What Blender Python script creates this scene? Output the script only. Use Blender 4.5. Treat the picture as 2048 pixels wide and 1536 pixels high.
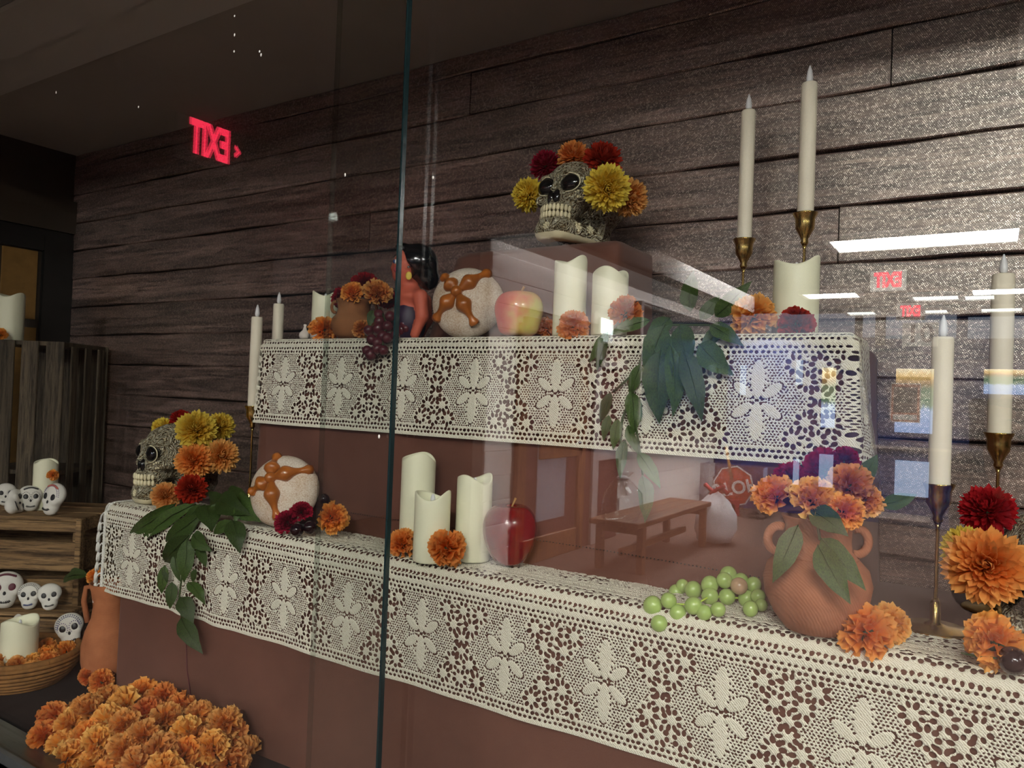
import bpy, math, random
import numpy as np
from mathutils import Vector, Matrix

for o in list(bpy.data.objects):
    bpy.data.objects.remove(o)
SC = bpy.context.scene
COL = SC.collection
rnd = random.Random(7)
PI = math.pi

# ------------------------------------------------------------------ camera
FPX, YAW, PITCH, ROLL = 1520.0, math.radians(32.6), math.radians(0.9), 0.038
_F0 = np.array([-math.sin(YAW), math.cos(YAW), 0.0])
_R0 = np.array([math.cos(YAW), math.sin(YAW), 0.0])
_Z = np.array([0, 0, 1.0])
_F = math.cos(PITCH) * _F0 + math.sin(PITCH) * _Z
_U0 = math.cos(PITCH) * _Z - math.sin(PITCH) * _F0
_R = math.cos(ROLL) * _R0 + math.sin(ROLL) * _U0
_U = math.cos(ROLL) * _U0 - math.sin(ROLL) * _R0
cd = bpy.data.cameras.new('camera')
cd.sensor_width = 36.0
cd.lens = FPX / 2048 * 36
cd.clip_start = 0.01
cam = bpy.data.objects.new('camera', cd)
COL.objects.link(cam)
m = Matrix.Identity(4)
for i in range(3):
    m[i][0], m[i][1], m[i][2] = _R[i], _U[i], -_F[i]
cam.matrix_world = m
SC.camera = cam


def at(px, py, X=None, Y=None, Z=None, t=None):
    """point of the place seen at a pixel of the photograph, on a plane X, Y or Z"""
    d = _F + (px - 1024) / FPX * _R + (768 - py) / FPX * _U
    if t is None:
        t = X / d[0] if X is not None else (Y / d[1] if Y is not None else Z / d[2])
    return d * t


def depth(p):
    return float(np.dot(np.asarray(p), _F))


def size(px, p):
    return px * depth(p) / FPX


# ------------------------------------------------------------------ world, exposure
w = bpy.data.worlds.new('world')
SC.world = w
w.use_nodes = True
w.node_tree.nodes['Background'].inputs[0].default_value = (0.55, 0.62, 0.75, 1)
w.node_tree.nodes['Background'].inputs[1].default_value = 0.03
SC.view_settings.view_transform = 'Standard'
SC.view_settings.look = 'None'
SC.view_settings.exposure = 0.0
SC.view_settings.gamma = 1.0
SC.view_settings.use_curve_mapping = False
SC.cycles.use_denoising = True
SC.cycles.max_bounces = 5
SC.cycles.diffuse_bounces = 2
SC.cycles.glossy_bounces = 3
SC.cycles.transparent_max_bounces = 14
SC.cycles.use_adaptive_sampling = True
SC.cycles.adaptive_threshold = .08
SC.cycles.adaptive_min_samples = 16
SC.cycles.sample_clamp_indirect = 30.0
SC.cycles.caustics_reflective = False
SC.cycles.caustics_refractive = False

LAMP = 106.0          # radiance of the hall's ceiling fixtures
# main planes of the place (metres, camera at the origin)
YG1, YG2 = 0.600, 0.622      # the two sliding panes
YM = 0.611                   # mean mirror plane
ZF = -0.607                  # case floor
ZL, YL = -0.247, 0.855       # lower tier: top, front
ZU, YU = 0.086, 0.964        # upper tier
YW = 1.25                    # back wall
ZC = 0.70                    # case ceiling
XL, XR = -2.45, 0.95         # case ends
HF, HC = -1.45, 1.25         # hall floor and ceiling


# ------------------------------------------------------------------ helpers
def tag(o, label, cat, group=None, kind=None):
    if label:
        o['label'] = label
    if cat:
        o['category'] = cat
    if group:
        o['group'] = group
    if kind:
        o['kind'] = kind
    return o


def thing(name, label, cat, loc=(0, 0, 0), group=None, rot=None):
    o = bpy.data.objects.new(name, None)
    o.empty_display_size = 0.02
    COL.objects.link(o)
    o.location = [float(c) for c in loc]
    if rot is not None:
        o.rotation_euler = rot
    return tag(o, label, cat, group)


def mesh(name, verts, faces, mat, smooth=True):
    me = bpy.data.meshes.new(name)
    me.from_pydata([tuple(map(float, v)) for v in verts], [], [tuple(map(int, f)) for f in faces])
    if smooth:
        me.polygons.foreach_set('use_smooth', [True] * len(me.polygons))
    if mat is not None:
        me.materials.append(mat)
    me.update()
    return me


def link(name, me, parent=None, loc=(0, 0, 0), rot=None, scale=None):
    o = bpy.data.objects.new(name, me)
    COL.objects.link(o)
    o.location = [float(c) for c in loc]
    if rot is not None:
        o.rotation_euler = rot
    if scale is not None:
        o.scale = scale if hasattr(scale, '__len__') else (scale,) * 3
    if parent is not None:
        o.parent = parent
    return o


class MB:
    """collects shapes into one mesh"""
    def __init__(s):
        s.v, s.f = [], []

    def add(s, v, f):
        n = len(s.v)
        s.v.extend([np.asarray(p, float) for p in v])
        s.f.extend([tuple(i + n for i in q) for q in f])
        return s

    def box(s, c, h, rot=None, bevel=0.0):
        c = np.asarray(c, float)
        h = np.asarray(h, float)
        if bevel <= 0:
            v = [np.array([x, y, z]) * h for x in (-1, 1) for y in (-1, 1) for z in (-1, 1)]
            f = [(0, 1, 3, 2), (4, 6, 7, 5), (0, 4, 5, 1), (2, 3, 7, 6), (0, 2, 6, 4), (1, 5, 7, 3)]
        else:
            b = min(bevel, min(h) * .9)
            v, f, idx = [], [], {}
            for x in (-1, 1):
                for y in (-1, 1):
                    for z in (-1, 1):
                        sg = np.array([x, y, z])
                        for a in range(3):
                            p = sg * (h - b)
                            p[a] = sg[a] * h[a]
                            idx[(x, y, z, a)] = len(v)
                            v.append(p)
            for a in range(3):
                b1, b2 = (a + 1) % 3, (a + 2) % 3
                for sgn in (-1, 1):
                    q = []
                    for (i, j) in ((-1, -1), (1, -1), (1, 1), (-1, 1)):
                        k = [0, 0, 0]
                        k[a], k[b1], k[b2] = sgn, i, j
                        q.append(idx[(k[0], k[1], k[2], a)])
                    f.append(tuple(q if sgn > 0 else q[::-1]))
                for i in (-1, 1):
                    for j in (-1, 1):
                        k0, k1 = [0, 0, 0], [0, 0, 0]
                        k0[a], k0[b1], k0[b2] = -1, i, j
                        k1[a], k1[b1], k1[b2] = 1, i, j
                        q = [idx[(*k0, b1)], idx[(*k1, b1)], idx[(*k1, b2)], idx[(*k0, b2)]]
                        f.append(tuple(q if i * j > 0 else q[::-1]))
            for x in (-1, 1):
                for y in (-1, 1):
                    for z in (-1, 1):
                        q = [idx[(x, y, z, a)] for a in range(3)]
                        f.append(tuple(q if x * y * z > 0 else q[::-1]))
        if rot is not None:
            M = np.array(rot)
            v = [M @ p for p in v]
        return s.add([p + c for p in v], f)

    def lathe(s, prof, n=32, c=(0, 0, 0), fn=None, caps=True):
        """prof: (r, z) from bottom to top; fn(angle, r, z) -> (r, z) varies it"""
        v, f = [], []
        for (r, z) in prof:
            for k in range(n):
                a = 2 * PI * k / n
                rr, zz = fn(a, r, z) if fn else (r, z)
                v.append((c[0] + rr * math.cos(a), c[1] + rr * math.sin(a), c[2] + zz))
        for i in range(len(prof) - 1):
            for k in range(n):
                a, b = i * n + k, i * n + (k + 1) % n
                f.append((a, b, b + n, a + n))
        if caps:
            f.append(tuple(range(n - 1, -1, -1)))
            f.append(tuple(range((len(prof) - 1) * n, len(prof) * n)))
        return s.add(v, f)

    def tube(s, pts, r, n=8, caps=True):
        pts = [np.asarray(p, float) for p in pts]
        v, f = [], []
        up = np.array([0.31, 0.2, 0.93])
        prev = None
        for i, p in enumerate(pts):
            d = pts[min(i + 1, len(pts) - 1)] - pts[max(i - 1, 0)]
            d = d / (np.linalg.norm(d) + 1e-12)
            if prev is None:
                a = np.cross(d, up)
                if np.linalg.norm(a) < 1e-3:
                    a = np.cross(d, [1, 0, 0])
            else:
                a = prev - d * np.dot(prev, d)
            a /= np.linalg.norm(a)
            prev = a
            b = np.cross(d, a)
            rr = r[i] if hasattr(r, '__len__') else r
            for k in range(n):
                t = 2 * PI * k / n
                v.append(p + rr * (math.cos(t) * a + math.sin(t) * b))
        for i in range(len(pts) - 1):
            for k in range(n):
                q, q2 = i * n + k, i * n + (k + 1) % n
                f.append((q, q2, q2 + n, q + n))
        if caps:
            f.append(tuple(range(n - 1, -1, -1)))
            f.append(tuple(range((len(pts) - 1) * n, len(pts) * n)))
        return s.add(v, f)

    def ball(s, c, r, nu=20, nv=12, rot=None):
        r = np.array(r if hasattr(r, '__len__') else (r, r, r), float)
        v = [np.array([0, 0, -1.0])]
        for j in range(1, nv):
            th = PI * j / nv - PI / 2
            for k in range(nu):
                a = 2 * PI * k / nu
                v.append(np.array([math.cos(th) * math.cos(a), math.cos(th) * math.sin(a), math.sin(th)]))
        v.append(np.array([0, 0, 1.0]))
        f = []
        for k in range(nu):
            f.append((0, 1 + (k + 1) % nu, 1 + k))
        for j in range(nv - 2):
            for k in range(nu):
                a, b = 1 + j * nu + k, 1 + j * nu + (k + 1) % nu
                f.append((a, b, b + nu, a + nu))
        t = 1 + (nv - 2) * nu
        for k in range(nu):
            f.append((t + k, t + (k + 1) % nu, len(v) - 1))
        v = [p * r for p in v]
        if rot is not None:
            M = np.array(rot)
            v = [M @ p for p in v]
        return s.add([p + np.asarray(c, float) for p in v], f)

    def mesh(s, name, mat, smooth=True):
        return mesh(name, s.v, s.f, mat, smooth)

    def obj(s, name, mat, parent=None, loc=(0, 0, 0), smooth=True, sharp=None):
        o = link(name, s.mesh(name, mat, smooth), parent, loc)
        if sharp:
            try:
                o.data.set_sharp_from_angle(angle=math.radians(sharp))
            except Exception:
                pass
        return o


def frame(d, up=(0, 0, 1)):
    """3x3 with columns side, d x side .., z column = d"""
    d = np.asarray(d, float)
    d = d / np.linalg.norm(d)
    up = np.asarray(up, float)
    a = np.cross(up, d)
    if np.linalg.norm(a) < 1e-4:
        a = np.cross([1, 0, 0], d)
    a /= np.linalg.norm(a)
    b = np.cross(d, a)
    return np.stack([a, b, d], axis=1)


def euler(M):
    return Matrix([list(map(float, r)) for r in M]).to_euler()


def surface_nets(fn, lo, hi, h):
    lo, hi = np.array(lo, float), np.array(hi, float)
    n = np.ceil((hi - lo) / h).astype(int) + 1
    g = [lo[i] + h * np.arange(n[i]) for i in range(3)]
    X, Y, Z = np.meshgrid(*g, indexing='ij')
    V = fn(X, Y, Z)
    cn = n - 1
    acc = np.zeros((*cn, 3))
    cnt = np.zeros(cn)
    sl = lambda o: V[o[0]:o[0] + cn[0], o[1]:o[1] + cn[1], o[2]:o[2] + cn[2]]
    corners = [(i, j, k) for i in (0, 1) for j in (0, 1) for k in (0, 1)]
    for c in corners:
        for a in range(3):
            if c[a] == 0:
                c2 = list(c)
                c2[a] = 1
                v0, v1 = sl(c), sl(c2)
                mk = (v0 < 0) != (v1 < 0)
                t = np.where(mk, v0 / np.where(np.abs(v0 - v1) < 1e-12, 1, v0 - v1), 0)
                for q in range(3):
                    acc[..., q] += np.where(mk, c[q] + (t if q == a else 0), 0)
                cnt += mk
    act = cnt > 0
    idx = -np.ones(cn, int)
    idx[act] = np.arange(act.sum())
    ijk = np.argwhere(act)
    verts = lo + h * (ijk + acc[act] / cnt[act][:, None])
    faces = []
    for a in range(3):
        b, c = (a + 1) % 3, (a + 2) % 3
        v0 = np.take(V, np.arange(n[a] - 1), axis=a)
        v1 = np.take(V, np.arange(1, n[a]), axis=a)
        ch = (v0 < 0) != (v1 < 0)
        e = np.argwhere(ch)
        ok = (e[:, b] > 0) & (e[:, c] > 0) & (e[:, b] < n[b] - 1) & (e[:, c] < n[c] - 1)
        e = e[ok]
        q = []
        for (ob, oc) in ((1, 1), (0, 1), (0, 0), (1, 0)):
            k = e.copy()
            k[:, b] -= ob
            k[:, c] -= oc
            q.append(idx[k[:, 0], k[:, 1], k[:, 2]])
        q = np.stack(q, 1)
        neg = V[e[:, 0], e[:, 1], e[:, 2]] < 0
        q[~neg] = q[~neg][:, ::-1]
        faces.append(q)
    return verts, np.concatenate(faces)


def fast_mesh(name, verts, faces, mat, smooth=True):
    """verts (n,3), faces (m,4) numpy"""
    me = bpy.data.meshes.new(name)
    me.vertices.add(len(verts))
    me.vertices.foreach_set('co', np.asarray(verts, np.float32).ravel())
    me.loops.add(faces.size)
    me.loops.foreach_set('vertex_index', faces.ravel().astype(np.int32))
    me.polygons.add(len(faces))
    me.polygons.foreach_set('loop_start', np.arange(0, faces.size, faces.shape[1], dtype=np.int32))
    me.polygons.foreach_set('use_smooth', np.full(len(faces), smooth))
    me.materials.append(mat)
    me.update(calc_edges=True)
    me.validate()
    return me


# ------------------------------------------------------------------ materials
class NT:
    def __init__(s, name):
        s.m = bpy.data.materials.new(name)
        s.m.use_nodes = True
        s.t = s.m.node_tree
        s.b = s.t.nodes['Principled BSDF']
        s.out = s.t.nodes['Material Output']

    def n(s, typ, **kw):
        nd = s.t.nodes.new('ShaderNode' + typ)
        for k, v in kw.items():
            if hasattr(nd, k) and not k[0].isupper():
                setattr(nd, k, v)
        return nd

    def l(s, a, b):
        s.t.links.new(a, b)

    def coord(s, kind='Object', scale=(1, 1, 1)):
        tc = s.n('TexCoord')
        mp = s.n('Mapping')
        mp.inputs['Scale'].default_value = scale
        s.l(tc.outputs[kind], mp.inputs[0])
        return mp.outputs[0]

    def noise(s, vec, scale, detail=4, rough=.55, dist=0.0):
        nd = s.n('TexNoise')
        nd.inputs['Scale'].default_value = scale
        nd.inputs['Detail'].default_value = detail
        nd.inputs['Roughness'].default_value = rough
        nd.inputs['Distortion'].default_value = dist
        s.l(vec, nd.inputs['Vector'])
        return nd.outputs['Fac']

    def ramp(s, fac, stops):
        r = s.n('ValToRGB')
        el = r.color_ramp.elements
        while len(el) > 1:
            el.remove(el[-1])
        for i, (p, c) in enumerate(stops):
            e = el[0] if i == 0 else el.new(p)
            e.position = p
            e.color = (*c, 1) if len(c) == 3 else c
        s.l(fac, r.inputs[0])
        return r.outputs[0]

    def math(s, op, a, b=None):
        nd = s.n('Math', operation=op)
        for i, v in enumerate((a, b)):
            if v is None:
                continue
            if isinstance(v, (int, float)):
                nd.inputs[i].default_value = v
            else:
                s.l(v, nd.inputs[i])
        return nd.outputs[0]

    def mix(s, fac, a, b, mode='MIX'):
        nd = s.n('MixRGB', blend_type=mode)
        for i, v in enumerate((fac, a, b)):
            if isinstance(v, (int, float)):
                nd.inputs[i].default_value = v
            elif isinstance(v, tuple):
                nd.inputs[i].default_value = (*v, 1) if len(v) == 3 else v
            else:
                s.l(v, nd.inputs[i])
        return nd.outputs[0]

    def bump(s, h, strength=.3, dist=.002):
        nd = s.n('Bump')
        nd.inputs['Strength'].default_value = strength
        nd.inputs['Distance'].default_value = dist
        s.l(h, nd.inputs['Height'])
        s.l(nd.outputs[0], s.b.inputs['Normal'])
        return nd

    def col(s, c):
        if isinstance(c, tuple):
            s.b.inputs['Base Color'].default_value = (*c, 1)
        else:
            s.l(c, s.b.inputs['Base Color'])

    def set(s, **kw):
        for k, v in kw.items():
            s.b.inputs[k.replace('_', ' ')].default_value = v


def srgb(r, g, b):
    f = lambda c: (c / 255 / 12.92) if c / 255 <= .04045 else ((c / 255 + .055) / 1.055) ** 2.4
    return (f(r), f(g), f(b))


def simple(name, c, rough=.5, spec=.5, metal=0.0, var=.12, scale=40.0, bump=0.0, bscale=150.0, coat=0.0, sss=0.0):
    """one colour with a procedural variation"""
    k = NT(name)
    v = k.coord()
    nz = k.noise(v, scale, 3)
    d = tuple(x * (1 - var) for x in c)
    e = tuple(min(1, x * (1 + var)) for x in c)
    k.col(k.ramp(nz, [(.3, d), (.7, e)]))
    k.set(Roughness=rough, Specular_IOR_Level=spec, Metallic=metal, Coat_Weight=coat)
    if sss > .5:
        k.set(Subsurface_Weight=sss, Subsurface_Scale=.01)
        k.b.inputs['Subsurface Radius'].default_value = (1.0, .7, .4)
    if bump:
        k.bump(k.noise(v, bscale, 4), bump, .002)
    return k.m


def wood(name, dark, light, axis=0, scale=1.0, rough=.6, weave=False, spec=.3):
    k = NT(name)
    st = [22 * scale] * 3
    st[axis] = 1.3 * scale
    v = k.coord('Object', tuple(st))
    oi = k.n('ObjectInfo')
    add = k.n('VectorMath', operation='ADD')
    k.l(v, add.inputs[0])
    sc = k.n('VectorMath', operation='SCALE')
    k.l(oi.outputs['Location'], sc.inputs[0])
    sc.inputs['Scale'].default_value = 37.3
    k.l(sc.outputs[0], add.inputs[1])
    v = add.outputs[0]
    n1 = k.noise(v, 1.6, 8, .62, .9)
    n2 = k.noise(v, 7.5, 8, .75, .5)
    c = k.ramp(n1, [(.28, dark), (.52, tuple((a + b) / 2 for a, b in zip(dark, light))), (.72, light)])
    crack = k.ramp(n2, [(.38, (0.12, .11, .11)), (.47, (.6, .6, .6)), (.56, (1.1, 1.1, 1.1))])
    c = k.mix(.92, c, crack, 'MULTIPLY')
    hv = k.n('HueSaturation')
    rv = k.math('MULTIPLY_ADD', oi.outputs['Random'], .5)
    nd = rv.node
    nd.inputs[2].default_value = .75
    k.l(rv, hv.inputs['Value'])
    k.l(c, hv.inputs['Color'])
    k.col(hv.outputs[0])
    k.set(Roughness=rough, Specular_IOR_Level=spec)
    h = k.mix(.5, n1, n2)
    if weave:
        # printed on satin cloth: shiny slanting threads over matt ink
        g = k.coord('Object', (1, 1, 1))
        wv = []
        for rot_ in (.55, -.95):
            mp = k.n('Mapping')
            mp.inputs['Rotation'].default_value = (0, rot_, 0)
            k.l(g, mp.inputs[0])
            t = k.n('TexWave', wave_type='BANDS', bands_direction='X')
            t.inputs['Scale'].default_value = 135
            t.inputs['Distortion'].default_value = .8
            t.inputs['Detail'].default_value = 1
            k.l(mp.outputs[0], t.inputs['Vector'])
            wv.append(t.outputs['Fac'])
        thread = k.math('MULTIPLY', wv[0], wv[1])
        vo = k.n('TexVoronoi')
        vo.inputs['Scale'].default_value = 430
        k.l(g, vo.inputs['Vector'])
        sx = k.n('SeparateColor')
        k.l(vo.outputs['Color'], sx.inputs[0])
        sp = sx.outputs[0]
        b1 = k.n('Bump')
        b1.inputs['Strength'].default_value = .5
        b1.inputs['Distance'].default_value = .0002
        k.l(k.math('ADD', thread, k.noise(g, 300, 2, .6)), b1.inputs['Height'])
        k.l(b1.outputs[0], k.b.inputs['Normal'])
        gl = k.n('BsdfGlossy')
        gl.inputs[0].default_value = (1.0, .84, .72, 1)
        gl.inputs['Roughness'].default_value = .29
        k.l(b1.outputs[0], gl.inputs['Normal'])
        ms = k.n('MixShader')
        spk = k.ramp(sp, [(.30, (.10, .10, .10)), (.75, (.5, .5, .5)), (1.0, (1.6, 1.6, 1.6))])
        f_ = k.math('MULTIPLY_ADD', k.math('MULTIPLY', thread, spk), 1.25)
        f_.node.inputs[2].default_value = .03
        k.l(f_, ms.inputs[0])
        k.l(k.b.outputs[0], ms.inputs[1])
        k.l(gl.outputs[0], ms.inputs[2])
        k.l(ms.outputs[0], k.out.inputs[0])
    else:
        k.bump(h, .35, .002)
    return k.m


def emit(name, c, s):
    k = NT(name)
    e = k.n('Emission')
    e.inputs[0].default_value = (*c, 1)
    e.inputs[1].default_value = s
    k.l(e.outputs[0], k.out.inputs[0])
    return k.m


M = {}
M['plank'] = wood('printed_plank', srgb(40, 30, 28), srgb(156, 126, 116), 0, 1.0, .36, weave=True, spec=.55)
M['crate'] = wood('crate_pine', srgb(110, 82, 52), srgb(176, 140, 98), 0, 1.0, .7)
M['crate_v'] = wood('crate_pine_upright', srgb(64, 54, 42), srgb(104, 90, 72), 2, 1.0, .7)
M['bench'] = wood('bench_oak', srgb(98, 60, 32), srgb(140, 92, 54), 1, .5, .5)
M['oak'] = wood('door_oak', srgb(112, 66, 28), srgb(150, 94, 44), 2, .4, .5)
M['cloth'] = None
k = NT('brown_cloth')
v = k.coord()
nz = k.noise(v, 9, 4)
k.col(k.ramp(nz, [(.3, srgb(98, 62, 51)), (.7, srgb(112, 72, 60))]))
k.set(Roughness=.9, Specular_IOR_Level=.15, Sheen_Weight=.1)
k.bump(k.noise(v, 700, 2), .15, .001)
M['cloth'] = k.m
k = NT('cream_cotton')
v = k.coord()
yarn = k.noise(v, 750, 2, .6)
w1 = k.n('TexWave', wave_type='BANDS', bands_direction='DIAGONAL')
w1.inputs['Scale'].default_value = 190
w1.inputs['Distortion'].default_value = 5
k.l(v, w1.inputs['Vector'])
hh_ = k.math('ADD', k.math('MULTIPLY', yarn, 1.2), k.math('MULTIPLY', w1.outputs['Fac'], .6))
k.col(k.ramp(hh_, [(.45, srgb(196, 184, 160)), (.85, srgb(236, 227, 206)), (1.2, srgb(244, 238, 222))]))
k.set(Roughness=.9, Specular_IOR_Level=.15)
k.bump(hh_, .6, .0012)
M['lace'] = k.m
M['fringe'] = simple('white_fringe', srgb(236, 232, 224), .85, .2, var=.05, scale=200, bump=.5, bscale=900)
M['wax'] = simple('ivory_plastic_wax', srgb(242, 238, 208), .42, .4, var=.02, scale=12, sss=.25)
M['wax2'] = simple('ivory_taper', srgb(240, 228, 206), .5, .4, var=.02, scale=30, sss=.2)
M['flame'] = simple('white_flame_tip', srgb(232, 230, 232), .3, .5, var=.02)
M['wick'] = simple('dark_wick', srgb(40, 36, 34), .7)
M['brass'] = simple('antique_brass', srgb(196, 166, 100), .26, .5, metal=1.0, var=.2, scale=25)
M['terracotta'] = None
k = NT('terracotta')
v = k.coord()
k.col(k.ramp(k.noise(v, 30, 4), [(.3, srgb(150, 92, 66)), (.7, srgb(178, 114, 84))]))
k.set(Roughness=.85, Specular_IOR_Level=.2)
wv = k.n('TexWave', wave_type='BANDS', bands_direction='DIAGONAL')
wv.inputs['Scale'].default_value = 150
wv.inputs['Distortion'].default_value = 4
wv.inputs['Detail'].default_value = 2
wv.inputs['Detail Scale'].default_value = .6
k.l(v, wv.inputs['Vector'])
k.bump(wv.outputs['Fac'], .22, .002)
M['terracotta'] = k.m
M['pot'] = simple('clay_pot', srgb(150, 98, 62), .85, .2, var=.1, scale=40, bump=.3, bscale=120)


def petal_mat(name, inner, outer, rough=.8):
    k = NT(name)
    tc = k.n('TexCoord')
    ln = k.n('VectorMath', operation='LENGTH')
    k.l(tc.outputs['Object'], ln.inputs[0])
    oi = k.n('ObjectInfo')
    mp = k.n('MapRange')
    mp.inputs[1].default_value = .35
    mp.inputs[2].default_value = 1.05
    k.l(ln.outputs['Value'], mp.inputs[0])
    v = k.coord('Object', (1, 1, 1))
    f = k.math('ADD', mp.outputs[0], k.math('MULTIPLY', k.math('SUBTRACT', k.noise(v, 3, 2), .5), .9))
    c = k.ramp(f, [(.15, inner), (.85, outer)])
    hs = k.n('HueSaturation')
    rr = k.math('MULTIPLY_ADD', oi.outputs['Random'], .022)
    rr.node.inputs[2].default_value = .489
    k.l(rr, hs.inputs['Hue'])
    r2 = k.math('MULTIPLY_ADD', oi.outputs['Random'], .3)
    r2.node.inputs[2].default_value = .82
    k.l(r2, hs.inputs['Value'])
    k.l(c, hs.inputs['Color'])
    k.col(hs.outputs[0])
    k.set(Roughness=rough, Specular_IOR_Level=.2)
    # thin silk lets a little light through
    tr = k.n('BsdfTranslucent')
    k.l(hs.outputs[0], tr.inputs[0])
    ms = k.n('MixShader')
    ms.inputs[0].default_value = .35
    k.l(k.b.outputs[0], ms.inputs[1])
    k.l(tr.outputs[0], ms.inputs[2])
    k.l(ms.outputs[0], k.out.inputs[0])
    return k.m


M['orange'] = petal_mat('orange_silk', srgb(250, 134, 44), srgb(255, 182, 100))
M['amber'] = petal_mat('amber_silk', srgb(244, 150, 54), srgb(255, 200, 120))
M['yellow'] = petal_mat('yellow_silk', srgb(236, 180, 40), srgb(250, 224, 100))
M['red'] = petal_mat('red_silk', srgb(150, 14, 22), srgb(190, 26, 38))
M['magenta'] = petal_mat('magenta_silk', srgb(140, 14, 50), srgb(178, 30, 74))
M['leaf'] = None
k = NT('green_leaf')
v = k.coord()
oi = k.n('ObjectInfo')
c = k.ramp(k.noise(v, 30, 3), [(.3, srgb(36, 52, 22)), (.7, srgb(74, 96, 42))])
hs = k.n('HueSaturation')
rr = k.math('MULTIPLY_ADD', oi.outputs['Random'], .7)
rr.node.inputs[2].default_value = .6
k.l(rr, hs.inputs['Value'])
k.l(c, hs.inputs['Color'])
k.col(hs.outputs[0])
k.set(Roughness=.5, Specular_IOR_Level=.35)
k.bump(k.noise(v, 220, 3), .2, .001)
M['leaf'] = k.m
M['stem'] = simple('leaf_stem', srgb(58, 72, 36), .6, .3)
M['grape_green'] = simple('green_grape', srgb(166, 192, 108), .22, .5, var=.12, scale=30, sss=.3)
M['grape_blush'] = simple('blush_grape', srgb(196, 160, 126), .22, .5, var=.15, scale=40, sss=.3)
M['grape_purple'] = simple('purple_grape', srgb(86, 34, 42), .24, .5, var=.25, scale=40, sss=.1)
M['berry'] = simple('black_berry', srgb(34, 16, 20), .15, .5, var=.2)
M['bread_sugar'] = None
k = NT('sugared_bread')
v = k.coord()
c = k.ramp(k.noise(v, 420, 3, .7), [(.3, srgb(150, 100, 66)), (.5, srgb(214, 194, 172)), (.7, srgb(244, 236, 226))])
k.col(k.mix(.45, c, k.ramp(k.noise(v, 18, 3), [(.35, srgb(206, 172, 140)), (.65, srgb(238, 226, 212))])))
k.set(Roughness=.8, Specular_IOR_Level=.4)
k.bump(k.noise(v, 800, 2), .5, .002)
M['bread_sugar'] = k.m
M['crust'] = simple('glazed_crust', srgb(172, 96, 34), .3, .5, var=.22, scale=30, coat=.3)
M['apple_red'] = simple('dark_red_apple', srgb(120, 14, 24), .25, .5, var=.3, scale=20, coat=.3)
k = NT('blush_apple')
v = k.coord()
sx = k.n('SeparateXYZ')
k.l(k.coord('Object', (1, 1, 1)), sx.inputs[0])
f = k.math('ADD', k.math('MULTIPLY', sx.outputs['X'], 9), k.math('SUBTRACT', k.noise(v, 25, 3), .02))
k.col(k.ramp(f, [(.3, srgb(214, 84, 74)), (.55, srgb(224, 130, 96)), (.85, srgb(206, 196, 104))]))
k.set(Roughness=.25, Coat_Weight=.3)
M['apple_blush'] = k.m
M['garlic'] = simple('white_garlic', srgb(226, 214, 204), .6, .3, var=.08, scale=60)

# carved bone
k = NT('carved_bone')
v = k.coord('Object', (1, 1, 1))
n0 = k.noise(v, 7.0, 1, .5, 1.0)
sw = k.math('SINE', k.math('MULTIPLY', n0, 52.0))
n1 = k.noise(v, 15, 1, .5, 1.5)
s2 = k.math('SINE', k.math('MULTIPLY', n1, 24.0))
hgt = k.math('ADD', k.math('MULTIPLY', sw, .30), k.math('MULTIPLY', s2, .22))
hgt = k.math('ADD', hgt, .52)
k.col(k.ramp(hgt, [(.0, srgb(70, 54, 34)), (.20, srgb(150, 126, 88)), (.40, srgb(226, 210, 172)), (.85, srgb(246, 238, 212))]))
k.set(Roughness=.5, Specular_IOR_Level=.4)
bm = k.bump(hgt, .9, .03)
M['carved'] = k.m
M['bone'] = simple('plain_bone', srgb(226, 214, 178), .5, .4, var=.12, scale=6)
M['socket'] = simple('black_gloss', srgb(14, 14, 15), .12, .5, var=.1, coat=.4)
M['clay_white'] = simple('white_clay', srgb(232, 226, 216), .6, .3, var=.06, scale=40)
M['ink_black'] = simple('black_paint', srgb(28, 26, 30), .4)
M['ink_plum'] = simple('plum_paint', srgb(92, 22, 44), .5)
M['ink_violet'] = simple('violet_paint', srgb(120, 96, 142), .5)
M['ink_blue'] = simple('blue_paint', srgb(40, 60, 120), .5)
M['ink_gold'] = simple('yellow_paint', srgb(222, 190, 70), .5)
M['ink_red'] = simple('salmon_paint', srgb(214, 110, 92), .5)
M['basket'] = simple('woven_straw', srgb(150, 104, 58), .8, .2, var=.3, scale=60, bump=.4, bscale=200)
M['doll_skin'] = simple('painted_papier_mache', srgb(202, 100, 78), .55, .3, var=.06, scale=20)
M['doll_hair'] = simple('black_lacquer', srgb(10, 10, 12), .18, .5, var=.2, coat=.5)
M['doll_dress'] = simple('navy_dress_paint', srgb(44, 26, 52), .5)
M['white_paint'] = simple('white_paint', srgb(232, 228, 222), .5)
M['silver'] = simple('silver_metal', srgb(210, 210, 214), .15, metal=1.0)
M['blush'] = simple('rose_blush_paint', srgb(190, 66, 74), .6)
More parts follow.
